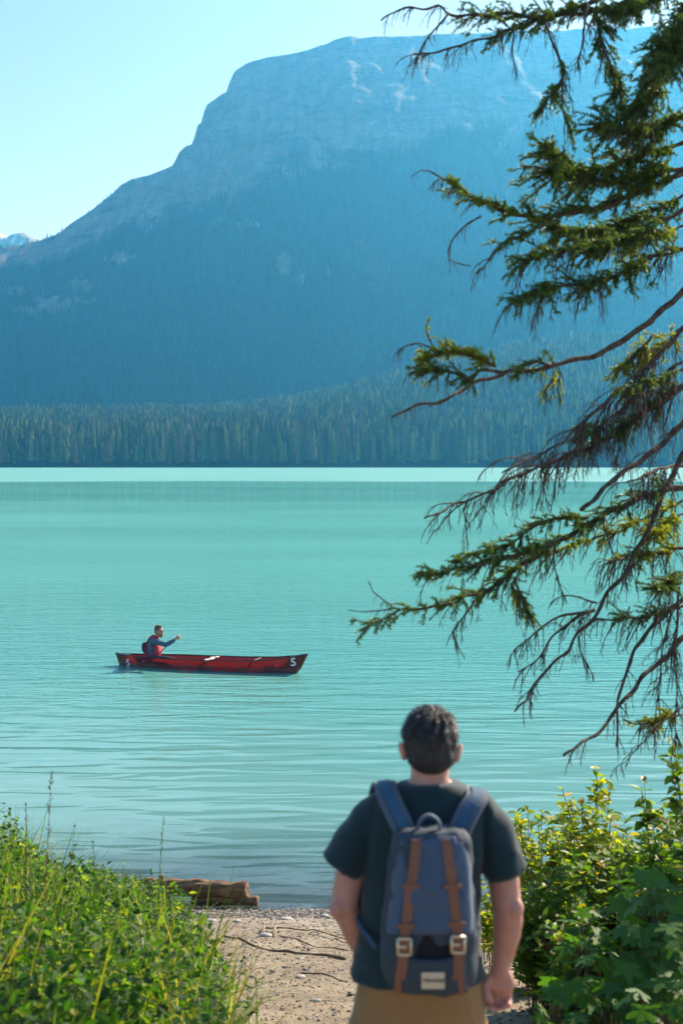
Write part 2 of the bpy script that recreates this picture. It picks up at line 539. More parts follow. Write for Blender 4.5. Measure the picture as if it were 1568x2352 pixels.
def mass(xs, ys, hmin, hmax, tiers, sides, seed, slim=.085, cut=None):
    zz, uu, pp = land(xs, ys)
    rk_ = rockmask(xs, ys, zz)
    keep = (rng.random(len(xs)) > rk_ * 1.15) & (zz < tree_line(xs, ys) + 30)
    xs, ys, zz = xs[keep], ys[keep], zz[keep]
    n = len(xs)
    h = rng.uniform(hmin, hmax, n) * (1 + .12 * fbm(xs / 40, ys / 40, seed=3))
    V = []; F = []; A = []; off = 0
    rr = random.Random(seed)
    idx = rng.integers(0, 6, n)
    for k in range(6):
        tv, tf = conifer(tiers, sides, rr, slim=slim * rr.uniform(.8, 1.3))
        s_ = idx == k
        M = rotm(rng.uniform(0, 6.28, s_.sum()), np.zeros(s_.sum()), np.zeros(s_.sum()))
        M = M * h[s_][:, None, None]; 
        M[:, :2, :] *= 1.2
        v_, f_ = place(tv, tf, M, np.stack([xs[s_], ys[s_], zz[s_] - .5], 1))
        V.append(v_); F.append(f_ + off); off += len(v_)
        A.append(np.repeat(rng.random(s_.sum()), len(tv)))
    return np.concatenate(V), np.concatenate(F), np.concatenate(A)

def jgrid(x0, x1, y0, y1, sp):
    a, b = np.meshgrid(np.arange(x0, x1, sp), np.arange(y0, y1, sp))
    a = a.ravel() + rng.uniform(-.5, .5, a.size) * sp; b = b.ravel() + rng.uniform(-.5, .5, b.size) * sp
    return a, b
a, b = jgrid(-640, 640, SHORE + 36, 2080, 6.2)
k = np.abs(a) < b * .26 + 60; a, b = a[k], b[k]
V, F, A = mass(a, b, 20, 35, 6, 4, 11)
fw = obj('forest', nmesh('forest', V, F, [M_fir], attrs={'rnd': A}))
tag(fw, 'dense conifer wood covering the flat behind the far shore', 'forest', kind='stuff')
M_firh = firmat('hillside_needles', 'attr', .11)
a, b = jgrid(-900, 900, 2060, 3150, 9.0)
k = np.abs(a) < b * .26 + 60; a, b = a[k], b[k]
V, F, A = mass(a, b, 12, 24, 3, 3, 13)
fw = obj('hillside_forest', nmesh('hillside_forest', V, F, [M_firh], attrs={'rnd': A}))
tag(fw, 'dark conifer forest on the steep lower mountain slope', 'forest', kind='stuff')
# scattered trees on the left skyline
rx = np.interp(rng.random(130) ** 1.3, [0, 1], [-1, 0]) * 0
pxs = np.concatenate([rng.uniform(0, 120, 46), rng.uniform(120, 260, 18), rng.uniform(262, 320, 14)])
a = np.array([P(q_, 500, YR - 14)[0] for q_ in pxs]); b = np.full(len(a), YR - 14.) + rng.uniform(-8, 8, len(a))
zz = land(a, b)[0]
tv, tf = conifer(3, 3, random.Random(9), slim=.1)
hh = rng.uniform(7, 20, len(a)); M = np.eye(3)[None] * hh[:, None, None]
v_, f_ = place(tv, tf, M, np.stack([a, b, zz - 2], 1))
rf = obj('ridge_trees', nmesh('ridge_trees', v_, f_, [M_fir], attrs={'rnd': np.repeat(rng.random(len(a)), len(tv))}))
tag(rf, 'thin line of tiny conifers along the left skyline ridge', 'trees', kind='stuff')
# ================================================================ lake
m = Mat('glacial_lake_water')
v = m.coord()
sep = m.n('SeparateXYZ'); m.l(v, sep.inputs[0])
wx, wy = sep.outputs[0], sep.outputs[1]
# silty turquoise body colour, slightly patchy
body = m.ramp(m.noise(.02, 3, .5, v), [(.3, (.088, .315, .275)), (.7, (.115, .375, .325))])
# thinner silt over the shelf by the beach
body = m.mix(m.maprange(m.math('ADD', wy, m.math('MULTIPLY', m.noise(.3, 3, .5, v), 8)), 22, 44), (.14, .29, .25), body)
m.set(color=body, spec=.0, rough=.5)
diff = m.b
# ripples: long crests across the view, several sizes
def rip(sx, sy, scale, detail=3, rough=.5, dist=.4, rz=0.0):
    return m.noise(scale, detail, rough, m.coord((sx, sy, 1), rot=(0, 0, rz)), dist)
big = rip(.24, 1.0, 1.75, 1, .4, .8, R(4))
mid = rip(.35, 1.0, 3.2, 3, .5, .5, R(-6))
fine = rip(.45, 1.0, 9.0, 2, .5, .3, R(10))
# sheltered water near the beach is smoother; a calm lane lies before the far shore, ruffled water beyond it
near = m.maprange(wy, 24, 42, 0., 1.)
act = m.maprange(m.math('ADD', wy, m.math('MULTIPLY', m.noise(.03, 4, .6, m.coord((.4, 1, 1))), 60)), 175, 235, 1., .22)
gust = m.maprange(m.noise(.05, 3, .5, m.coord((.4, 1, 1))), .3, .7, .6, 1.3)
h = m.math('MULTIPLY', big, m.maprange(wy, 25, 60, .055, .04))
h = m.math('ADD', h, m.math('MULTIPLY', m.math('MULTIPLY', mid, .042), m.math('ADD', m.math('MULTIPLY', near, .95), .06)))
h = m.math('ADD', h, m.math('MULTIPLY', m.math('MULTIPLY', fine, .028), near))
chop = rip(.30, 1.0, .95, 2, .5, .5, R(-3))
h = m.math('ADD', h, m.math('MULTIPLY', chop, m.maprange(wy, 36, 75, 0., .085)))
swell = rip(.26, 1.0, .42, 3, .6, .5, R(5))
h = m.math('ADD', h, m.math('MULTIPLY', swell, m.maprange(wy, 75, 150, 0., .22)))
nrm = m.bump(m.math('MULTIPLY', m.math('MULTIPLY', h, gust), act), 1.0, 1.0)
gl = m.n('BsdfGlossy'); gl.inputs['Color'].default_value = (1, 1, 1, 1)
edge = m.math('ADD', wy, m.math('MULTIPLY', m.noise(.05, 4, .6, m.coord((.3, 1, 1))), 60))
ruff = m.maprange(edge, 400, 430, .025, .42)
m.l(ruff, gl.inputs['Roughness']); m.l(nrm, gl.inputs['Normal'])
fr = m.n('Fresnel'); m.l(m.maprange(wy, 26, 60, 1.62, 1.40), fr.inputs[0]); m.l(nrm, fr.inputs['Normal'])
# clear shallows by the beach show the bed
tr = m.n('BsdfTransparent'); tr.inputs[0].default_value = (.90, .97, .95, 1)
shal = m.maprange(m.math('ADD', wy, m.math('MULTIPLY', m.noise(.4, 3, .5, v), 2.5)), 18, 24, 0., 1.)
mb = m.n('MixShader'); m.l(shal, mb.inputs[0]); m.l(tr.outputs[0], mb.inputs[1]); m.l(diff.outputs[0], mb.inputs[2])
frl = m.math('MULTIPLY', fr.outputs[0], m.math('MULTIPLY', m.maprange(edge, 380, 450, .75, .25), m.math('SUBTRACT', 1.0, m.math('MULTIPLY', m.maprange(wy, 34, 70, 0., .35), m.maprange(edge, 175, 260, 1., .75)))))
mx = m.n('MixShader'); m.l(frl, mx.inputs[0]); m.l(mb.outputs[0], mx.inputs[1]); m.l(gl.outputs[0], mx.inputs[2])
m.l(mx.outputs[0], m.out.inputs[0])
ys_ = np.array([14., 30, 60, 120, 240, 480, 900, SHORE + 3])
xs_ = np.array([-2600., -600, -100, 0, 100, 600, 2600])
Xw, Yw = np.meshgrid(xs_, ys_)
i = np.arange(len(ys_) - 1)[:, None] * len(xs_); j = np.arange(len(xs_) - 1)[None]
Fw = np.stack([i + j, i + j + 1, i + len(xs_) + j + 1, i + len(xs_) + j], -1).reshape(-1, 4)
lake = obj('lake', nmesh('lake', np.stack([Xw.ravel(), Yw.ravel(), 0 * Xw.ravel()], 1), Fw, [m.m]))
tag(lake, 'rippled turquoise glacial lake', kind='structure')
# ================================================================ near shore
def path_half(y):
    # middle line and half width of the bare strip
    yy = [0, 4, 8, 12, 16, 18, 30]
    return np.interp(y, yy, [.15, .25, .45, .25, -.1, -.2, -.2]), np.interp(y, yy, [.75, .8, 1.0, 1.45, 2.0, 2.6, 3.5])
def ground_h(x, y, detail=True):
    x = np.asarray(x, float); y = np.asarray(y, float)
    z = np.where(y < 15, 3.9 - .225 * y, 0.525 - .225 * (y - 15))
    z = np.where(y > 16.0, .300 - .24 * (y - 16.0), z)
    z = np.where(y > 19, -.42 - .14 * (y - 19), z)
    z = np.where(y < -4, 4.8 + 0 * y, z)
    c, hw = path_half(y)
    off = np.abs(x - c) - hw
    z = z + .30 * sstep(-.1, 1.6, off) * (1 - sstep(15, 18.5, y)) + .5 * sstep(2, 30, np.abs(x)) * (1 - sstep(14, 18, y))
    z = np.maximum(z, -4.0)
    z = z + (.045 * fbm(x * .9, y * .9, o=3, seed=81)) * (1 - .7 * sstep(15, 17, y))
    if detail: z = z + .024 * fbm(x * 4, y * 4, o=4, seed=83) * (1 - .5 * sstep(16, 17, y))
    return z
def zg(x, y): return float(ground_h(np.array([x]), np.array([y]))[0])

gx = np.concatenate([np.arange(-200, -6, 6.), np.arange(-6, 6, .045), np.arange(6, 201, 6.)])
gy = np.concatenate([np.arange(-200, 2, 6.), np.arange(2, 8, .15), np.arange(8, 20, .045), np.arange(20, 60, 1.)])
X, Y = np.meshgrid(gx, gy); Z = ground_h(X, Y)
nx, ny = len(gx), len(gy)
i = np.arange(ny - 1)[:, None] * nx; j = np.arange(nx - 1)[None]
F = np.stack([i + j, i + j + 1, i + nx + j + 1, i + nx + j], -1).reshape(-1, 4)
m = Mat('sandy_gravel_shore'); v = m.coord()
sp = m.n('SeparateXYZ'); m.l(v, sp.inputs[0])
big = m.noise(1.3, 6, .65, v)
sand = m.ramp(big, [(.3, (.16, .115, .07)), (.5, (.275, .21, .13)), (.68, (.38, .31, .21))])
vo = m.n('TexVoronoi'); vo.inputs['Scale'].default_value = 55; m.l(v, vo.inputs['Vector'])
peb = m.ramp(m.noise(14, 5, .7, v), [(.44, (0, 0, 0)), (.56, (1, 1, 1))])
stone = m.mix(.75, vo.outputs['Color'], (.36, .34, .32))
dens = m.maprange(sp.outputs[1], 13.5, 17.5, .25, .8)
col = m.mix(m.math('MULTIPLY', peb, dens), sand, m.mix(.6, stone, (.42, .40, .38)))
col = m.mix(m.ramp(m.noise(9, 5, .75, v), [(.55, (0, 0, 0)), (.62, (.6, .6, .6))]), col, (.16, .11, .075))
wet = m.maprange(sp.outputs[2], .12, .03, 0., 1.)
col = m.mix(wet, col, m.mix(1.0, col, (.72, .70, .68), 'MULTIPLY'))
hgt = m.math('ADD', m.math('MULTIPLY', vo.outputs['Distance'], -.012), m.math('ADD', m.math('MULTIPLY', m.noise(30, 6, .7, v), .02), m.math('MULTIPLY', m.noise(5, 5, .6, v), .05)))
m.set(color=col, rough=m.maprange(sp.outputs[2], .10, .02, .9, .35), spec=.25, normal=m.bump(hgt, 1.0, 1.0))
ground = obj('ground', nmesh('ground', np.stack([X.ravel(), Y.ravel(), Z.ravel()], 1), F, [m.m], True))
tag(ground, 'sandy gravel path sloping down to the lake', kind='structure')

# gravel
def icos(seed, n=1):
    import bmesh
    bm = bmesh.new(); bmesh.ops.create_icosphere(bm, subdivisions=n, radius=1)
    r = random.Random(seed)
    sx, sy, sz = r.uniform(.8, 1.3), r.uniform(.7, 1.1), r.uniform(.4, .7)
    V = np.array([v.co[:] for v in bm.verts]); F = np.array([[q.index for q in f.verts] for f in bm.faces]); bm.free()
    V = V * (1 + .28 * vn(V[:, 0] * 1.3, V[:, 1] * 1.3, V[:, 2] * 1.3, seed))[:, None] * [sx, sy, sz]
    return V, F
def stones(xs, ys, rr, n=1, seed=0):
    V = []; F = []; off = 0
    idx = rng.integers(0, 6, len(xs)); zz = ground_h(xs, ys)
    for k in range(6):
        s_ = idx == k
        if not s_.any(): continue
        tv, tf = icos(seed + k, n)
        M = rotm(rng.uniform(0, 6.28, s_.sum()), rng.uniform(-.3, .3, s_.sum()), rng.uniform(-.3, .3, s_.sum()), rr[s_])
        v_, f_ = place(tv, tf, M, np.stack([xs[s_], ys[s_], zz[s_] + rr[s_] * .15], 1))
        V.append(v_); F.append(f_ + off); off += len(v_)
    return np.concatenate(V), np.concatenate(F)
m = Mat('mixed_pebbles'); g = m.n('NewGeometry'); v = m.coord()
c = m.ramp(g.outputs['Random Per Island'], [(0, (.07, .065, .06)), (.3, (.17, .15, .14)), (.55, (.27, .23, .19)), (.75, (.14, .10, .08)), (.94, (.40, .37, .33)), (1, (.55, .52, .48))])
m.set(color=m.mix(m.noise(60, 3, .6, v), c, m.mix(1., c, (.6, .6, .6), 'MULTIPLY')), rough=.75, spec=.3)
M_peb = m.m
n1, n2 = 6500, 12000
xs = np.concatenate([rng.uniform(-3.2, 2.8, n1), rng.uniform(-2.6, 2.6, n2)]); ys = np.concatenate([16.0 + np.abs(rng.normal(.6, .6, n1)), rng.uniform(7.5, 16.6, n2)])
rr = np.concatenate([rng.gamma(2.4, .0040, n1) + .004, rng.gamma(1.8, .0032, n2) + .0025])
c_, hw = path_half(ys); k = (np.abs(xs - c_) < hw + .5) | (ys > 16)
V, F = stones(xs[k], ys[k], rr[k])
tag(obj('gravel', nmesh('gravel', V, F, [M_peb])), 'grey and tan gravel scattered over the path and the water edge', 'gravel', kind='stuff')
# single larger stones one can point at
M_st = simple('grey_stone', (.34, .33, .32), .8, .3, 14, .6, 60)
M_stp = simple('pale_stone', (.42, .39, .35), .8, .2, 14, .5, 60)
for (px, py, Y_, r_, mt, lab) in ((905, 2090, 0, 0, 0, ''),):
    pass
def ground_at(px, py):
    lo, hi = 3., 40.
    for _ in range(50):
        mid_ = (lo + hi) / 2; q = P(px, py, mid_)
        if q[2] > zg(q[0], q[1]): lo = mid_
        else: hi = mid_
    return P(px, py, lo)
for (px, py, r_, mt, lab) in ((745, 2105, .045, M_st, 'dark grey stone at the water edge beyond the bare path'), (655, 2112, .05, M_stp, 'pale stone lying near the water edge right of the log'),
        (483, 2116, .05, M_st, 'dark flat stone on the gravel just below the log'), (545, 2118, .035, M_st, 'small brown stone on the gravel below the log end'),
        (610, 2152, .06, M_stp, 'pale broken stones beside the forked stick on the path'), (690, 2245, .035, M_stp, 'small pale stone in the middle of the sandy path'),
        (725, 2300, .035, M_st, 'small grey stone low on the path beside the leafy bank')):
    q = ground_at(px, py); V, F = icos(int(px), 2)
    tag(obj('stone', nmesh('stone', V * r_ * [1.3, 1, .8], F, [mt], True), loc=(q[0], q[1], q[2] + r_ * .15)), lab, 'stone')

# roots and sticks
M_root = simple('weathered_root_wood', (.24, .165, .11), .85, .35, 20, .8, 90)
def rod(name, pix, r0, r1, lab, cat, lift=.012, extra=()):
    g = Geo()
    q = np.array([ground_at(a, b) for a, b in pix]); 
    t = np.linspace(0, len(q) - 1, len(q) * 5); i0 = np.clip(t.astype(int), 0, len(q) - 2); f = (t - i0)[:, None]
    q = q[i0] * (1 - f) + q[i0 + 1] * f
    q[:, 2] = ground_h(q[:, 0], q[:, 1]) + lift * .6 + .006 * np.sin(t * 3)
    q[:, 0] += .012 * np.sin(t * 2.1); q[:, 1] += .015 * np.sin(t * 1.3)
    g.add2(*loft(q, list(.68 * np.linspace(r0, r1, len(q)) * (1 + .2 * np.sin(np.arange(len(q)) * 1.7))), 8))
    for (a, b) in extra:
        e = np.array([a, ((np.array(a) + b) / 2 + [0, 0, .01]), b]); g.add2(*loft(e, [.012, .012, .009], 8))
    return tag(obj(name, g.mesh(name, [M_root])), lab, cat)
a = ground_at(607, 2137); 
rod('stick', [(606, 2138), (650, 2139), (700, 2143), (755, 2152), (800, 2166)], .013, .009, 'forked brown stick lying across the path below the log', 'stick', .05,
    [(a + [0, 0, .05], ground_at(604, 2152) + [0, 0, .0]), (ground_at(632, 2138) + [0, 0, .05], ground_at(628, 2152))])
rod('tree_root', [(486, 2163), (505, 2152), (540, 2156), (580, 2172), (620, 2184), (670, 2188), (730, 2194), (790, 2206)], .016, .02, 'long exposed root winding across the middle of the sandy path', 'root')
rod('tree_root', [(640, 2150), (700, 2168), (760, 2178), (800, 2184)], .008, .012, 'thin exposed root between the forked stick and the long root', 'root', .004)
rod('tree_root', [(560, 2230), (610, 2222), (640, 2212)], .006, .009, 'short pale root half buried left in the path', 'root', .004)
rod('tree_root', [(690, 2236), (740, 2240), (800, 2258)], .010, .014, 'dark root running under the walking man on the lower path', 'root', .006)

# log
lg = empty('driftwood_log', P(380, 2050, 17.75))
tag(lg, 'weathered brown driftwood log with a split end at the water edge', 'log')
L0 = np.array(lg.location)
def logdisp(co, no):
    n = .020 * ridged(co[:, 0] * 1.2, co[:, 1] * 14, co[:, 2] * 14, o=3, seed=91) + .01 * fbm(co[:, 0] * 4, co[:, 1] * 9, co[:, 2] * 9, o=3, seed=93)
    return co + no * n[:, None]
g = Geo(); A = P(290, 2043, 17.85) - L0; B = P(568, 2042, 17.55) - L0
t = np.linspace(0, 1, 26)[:, None]; pts = A * (1 - t) + B * t + np.array([0, 0, .02]) * np.sin(t * 5); pts[:, 2] += .01
g.add2(*loft(pts, [(.105 + .012 * math.sin(k * .9), .10 + .01 * math.cos(k * 1.3)) for k in range(26)], 18))
trunk = fuse(g, 'bark', [], .014, 2, logdisp)
m = Mat('weathered_log'); v = m.coord((1.2, 14, 14)); n_ = m.noise(1.6, 7, .7, v, .4)
cc = m.ramp(n_, [(.32, (.05, .03, .018)), (.46, (.17, .10, .055)), (.6, (.32, .20, .115)), (.75, (.48, .35, .22))])
m.set(color=cc, rough=.85, spec=.2, normal=m.bump(n_, 1, .03)); trunk.materials.append(m.m); M_log = m.m
obj('bark', trunk, lg)
g = Geo(); g.add2(*loft(np.array([A + [1.5, 0, -.13], (A + B) / 2 + [.1, -.06, -.13], B + [.13, -.07, -.135]]), [(.05, .045), (.06, .05), (.055, .05)], 10))
s_ = fuse(g, 'split_piece', [M_log], .012, 2, logdisp); obj('split_piece', s_, lg)
q = P(484, 2031, 17.65) - L0; g = Geo(); g.add2(*loft(np.array([q + [0, 0, -.02], q + [0, 0, .03], q + [.01, 0, .05]]), [.03, .025, .012], 8)); obj('knot', g.mesh('knot', [M_log]), lg)
q = P(371, 2020, 17.65) - L0; g = Geo(); g.add2(*loft(np.array([q + [0, 0, -.05], q + [0, 0, .03], q + [.01, 0, .055]]), [.035, .028, .018], 8)); obj('knot', g.mesh('knot', [M_log]), lg)
# ================================================================ big spruce on the right
M_bark = Mat('spruce_bark'); v = M_bark.coord()
n_ = M_bark.noise(30, 6, .7, v)
M_bark.set(color=M_bark.ramp(n_, [(.3, (.035, .026, .02)), (.5, (.10, .075, .055)), (.62, (.17, .13, .10)), (.75, (.22, .21, .15))]), rough=.9, spec=.15, normal=M_bark.bump(n_, 1, .012))
M_bark = M_bark.m
M_twig = simple('dead_spruce_twig', (.085, .062, .047), .85, .4, 9)
def needlemat(name, stops, trans=.42):
    return leafmat(name, stops, trans, (1.7, 1.6, .5), .4, spec=.35)
M_needle = needlemat('spruce_needles', [(0, (.016, .052, .030)), (.3, (.036, .110, .045)), (.6, (.075, .165, .045)), (.8, (.17, .24, .04)), (.93, (.19, .21, .04)), (1, (.20, .13, .045))])
M_needle_y = needlemat('yellow_green_spruce_needles', [(0, (.07, .12, .025)), (.4, (.17, .24, .03)), (.8, (.30, .33, .04)), (1, (.32, .27, .05))], .5)  # yellower greens than the main needle colours
TR = np.array([2.75, 8.2])              # trunk position
TRZ = zg(TR[0], TR[1])
spruce = empty('spruce_tree', (TR[0], TR[1], TRZ))
tag(spruce, 'big spruce reaching in from the right with green and bare drooping boughs', 'tree')
T0 = np.array([TR[0], TR[1], TRZ])
g = Geo(); zz = np.linspace(-.3, 16, 40)
g.add2(*loft(np.stack([.05 * np.sin(zz * .5), .05 * np.cos(zz * .7), zz], 1), [.24 * (1 - z_ / 17.5) * (1 + .5 * math.exp(-(z_ + .3) * 2.2)) + .01 for z_ in zz], 20))
obj('trunk', g.mesh('trunk', [M_bark]), spruce)

class Tubes:
    """many thin 3-sided tapering twigs, gathered fast"""
    def __init__(s): s.a = []; s.k = None
    def add(s, pts, r): s.a.append((np.asarray(pts, float), r))
    def mesh(s, name, mat):
        V = []; F = []; off = 0
        th = np.array([0, 2.09, 4.19])
        for pts, r in s.a:
            m_ = len(pts); tg = np.gradient(pts, axis=0); t = tg[m_ // 2]; A_, B_, _ = frame(t)
            rr = np.linspace(r, r * .45, m_)
            ring = np.outer(np.cos(th), A_) + np.outer(np.sin(th), B_)
            V.append((pts[:, None, :] + ring[None] * rr[:, None, None]).reshape(-1, 3))
            i = np.arange(m_ - 1)[:, None] * 3; j = np.arange(3)[None]; k = (j + 1) % 3
            F.append(np.stack([i + j, i + k, i + 3 + k, i + 3 + j], -1).reshape(-1, 4) + off); off += m_ * 3
        return nmesh(name, np.concatenate(V), np.concatenate(F), [mat], True)

def unit(v): v = np.asarray(v, float); return v / (np.linalg.norm(v) + 1e-9)
class Needles:
    def __init__(s): s.b = []; s.d = []; s.w = []
    def shoot(s, pts, per_m=850, ln=.018):
        """needles all round a shoot, pointing forward"""
        pts = np.asarray(pts); seg = np.linalg.norm(np.diff(pts, axis=0), axis=1); L = seg.sum(); n = max(6, int(L * per_m))
        t = np.sort(rng.random(n)) * (len(pts) - 1); i0 = np.clip(t.astype(int), 0, len(pts) - 2); f = (t - i0)[:, None]
        b = pts[i0] * (1 - f) + pts[i0 + 1] * f
        ax = (pts[i0 + 1] - pts[i0]); ax /= np.linalg.norm(ax, axis=1)[:, None] + 1e-9
        rd = rng.normal(size=(n, 3)); rd -= ax * (rd * ax).sum(1)[:, None]; rd /= np.linalg.norm(rd, axis=1)[:, None]
        rd[:, 2] = np.where(rd[:, 2] < 0, rd[:, 2] * .5, rd[:, 2])
        d = ax * .62 + rd * .85; d *= (ln * rng.uniform(.7, 1.15, n) / np.linalg.norm(d, axis=1))[:, None]
        s.b.append(b); s.d.append(d); s.w.append(np.cross(d, rd + rng.normal(size=(n, 3)) * .4))
    def mesh(s, name, mat, width=.0026):
        b = np.concatenate(s.b); d = np.concatenate(s.d); w = np.concatenate(s.w)
        w = w / (np.linalg.norm(w, axis=1)[:, None] + 1e-9) * width * .5
        V = np.stack([b - w, b + w, b + d * .6 + w * .9, b + d, b + d * .6 - w * .9], 1)
        n = len(b); F = (np.array([[0, 1, 2, 4]])[None] + (np.arange(n) * 5)[:, None, None]).reshape(-1, 4)
        T = (np.array([[4, 2, 3]])[None] + (np.arange(n) * 5)[:, None, None]).reshape(-1, 3)
        return nmesh(name, V.reshape(-1, 3), [F, T], [mat], False)

def curve(pts, n):
    """smooth curve through pts"""
    pts = np.asarray(pts, float); m_ = len(pts)
    if m_ < 3:
        t = np.linspace(0, 1, n)[:, None]; return pts[0] * (1 - t) + pts[-1] * t
    d = np.concatenate([[0], np.cumsum(np.linalg.norm(np.diff(pts, axis=0), axis=1))]); s_ = np.linspace(0, d[-1], n)
    p_ = np.vstack([2 * pts[0] - pts[1], pts, 2 * pts[-1] - pts[-2]])
    out = []
    for q in s_:
        i = min(max(np.searchsorted(d, q) - 1, 0), m_ - 2); t = (q - d[i]) / (d[i + 1] - d[i] + 1e-9)
        a, b, c, e = p_[i], p_[i + 1], p_[i + 2], p_[i + 3]
        out.append(.5 * ((2 * b) + (c - a) * t + (2 * a - 5 * b + 4 * c - e) * t * t + (3 * b - a - 3 * c + e) * t ** 3))
    return np.array(out)

DOWN = np.array([0, 0, -1.])
def twig_path(p, d, L, droop, n=5, jit=.12):
    """a twig starting at p along d that sags"""
    pts = [p]; d = unit(d)
    for k in range(n):
        d = unit(d + DOWN * droop * (k + 1) / n + rng.normal(size=3) * jit)
        pts.append(pts[-1] + d * L / n)
    return np.array(pts)

def bough(name_pts, r0, r1, Yt, Yb, green=None, dead=None, toTrunk=True, shoot=.16, yellowish=False, gden=1.0, up=.15, label=None, side=.6, deadlen=.22, n_sub=True):
    """name_pts: tip -> base pixels. green=(t0,t1) span with needles; dead=(t0,t1,per_m) span with bare hanging twigs"""
    pts = np.array([P(a, b, Yt + (Yb - Yt) * k / (len(name_pts) - 1)) for k, (a, b) in enumerate(name_pts)])
    if toTrunk:
        e = pts[-1]; d = unit(pts[-1] - pts[-2]); hx = T0[:2] - e[:2]; dist = np.linalg.norm(hx)
        sl = np.clip(d[2] / max(.25, np.linalg.norm(d[:2])), -.3, 1.6)
        for f in (.3, .62, 1.0): pts = np.vstack([pts, [e[0] + hx[0] * f, e[1] + hx[1] * f, e[2] + dist * (sl * f - .35 * sl * f * f)]])
    L = np.linalg.norm(np.diff(pts, axis=0), axis=1).sum()
    n = max(12, int(L / .035)); c = curve(pts, n)
    kk = np.arange(n); c = c + np.stack([.006 * np.sin(kk * .7 + r0 * 999), .006 * np.cos(kk * .9), .005 * np.sin(kk * 1.1 + 1)], 1) * min(1, r1 / .008)
    rad = np.linspace(r0, r1 * 1.25, n) * (1 + .16 * np.sin(kk * 1.9) * np.sin(kk * .6) + .22 * rng.random(n) ** 4)
    gg = Geo(); gg.add2(*loft(c - T0, list(rad), 8))
    ob = obj('branch', gg.mesh('branch', [M_bark]), spruce)
    if label: ob['label'] = label
    # the stretch that was traced, tip -> frame edge (fractions are of this stretch)
    Lv = np.linalg.norm(np.diff(pts[:len(name_pts)], axis=0), axis=1).sum(); nv = max(4, int(n * Lv / L))
    tw = Tubes(); nd = Needles(); nn = 0
    def at(t):
        q = t * (nv - 1); i = int(min(max(q, 0), n - 2)); f = q - i
        return c[i] * (1 - f) + c[i + 1] * f, unit(c[i] - c[i + 1])
    def sub(p, d, L_, droop, lev, bare):
        nonlocal nn
        path = twig_path(p, d, L_, droop, 5, .16 if bare else .10)
        tw.add(path - T0, (.0036 if lev == 0 else .0023) * (.7 + .8 * min(1, L_ / .3)))
        if not bare:
            nd.shoot(path - T0); nn += 1
        if lev < 2:
            m_ = int(L_ / (.030 if bare else .034))
            for q in range(m_):
                f = rng.uniform(.12, 1.0); k = min(int(f * 5), 4); pp = path[k] + (path[k + 1] - path[k]) * (f * 5 - k)
                t = unit(path[k + 1] - path[k]); sd = unit(np.cross(t, rng.normal(size=3)) + (0 if bare else 1) * np.array([0, 0, .1]))
                l2 = L_ * rng.uniform(.18, .45) * (1 - .5 * f)
                if l2 > .018: sub(pp, t * .8 + sd * .8, l2, droop * (1.1 if bare else .7), lev + 1 if l2 > .07 else 2, bare)
    if green:
        t0, t1 = green; m_ = int(Lv * (t1 - t0) * 54 * gden)
        for q in range(m_):
            t = t0 + (t1 - t0) * rng.random(); p, fw = at(t)
            sgn = rng.choice([-1, 1]); sd = unit(np.cross(fw, [0, 0, 1])) * sgn
            d = fw * rng.uniform(.5, 1.1) + sd * rng.uniform(.1, .9) * side / .6 + np.array([0, 0, 1]) * rng.normal(up, .30)
            sub(p, d, shoot * rng.uniform(.5, 1.35) * (.55 + .45 * min(1, t * 3 + .2)), .18, 0, False)
        if t0 <= .02:
            p, fw = at(0); sub(p, fw, shoot * .8, .1, 0, False)
        # shoots straight on the wood
        for q in range(int(m_ * .5)):
            p, fw = at(t0 + (t1 - t0) * rng.random()); d = fw + rng.normal(size=3) * .5 + [0, 0, .3]
            path = twig_path(p, d, rng.uniform(.04, .08), 0, 3, .1); nd.shoot(path - T0)
    if dead:
        t0, t1, per = dead; m_ = int(Lv * (t1 - t0) * per * 1.0)
        for q in range(m_):
            t = t0 + (t1 - t0) * rng.random(); p, fw = at(t)
            sd = unit(np.cross(fw, [0, 0, 1])) * rng.uniform(-1, 1)
            d = fw * rng.uniform(.2, 1.) + sd * .6 + np.array([0, 0, rng.uniform(-.9, .25)])
            sub(p, d, deadlen * rng.uniform(.35, 1.3), .55, 0 if rng.random() < .5 else 1, True)
    if tw.a: obj('twigs', tw.mesh('twigs', M_twig), ob)
    if nd.b: obj('needles', nd.mesh('needles', M_needle_y if yellowish else M_needle), ob)
    return ob

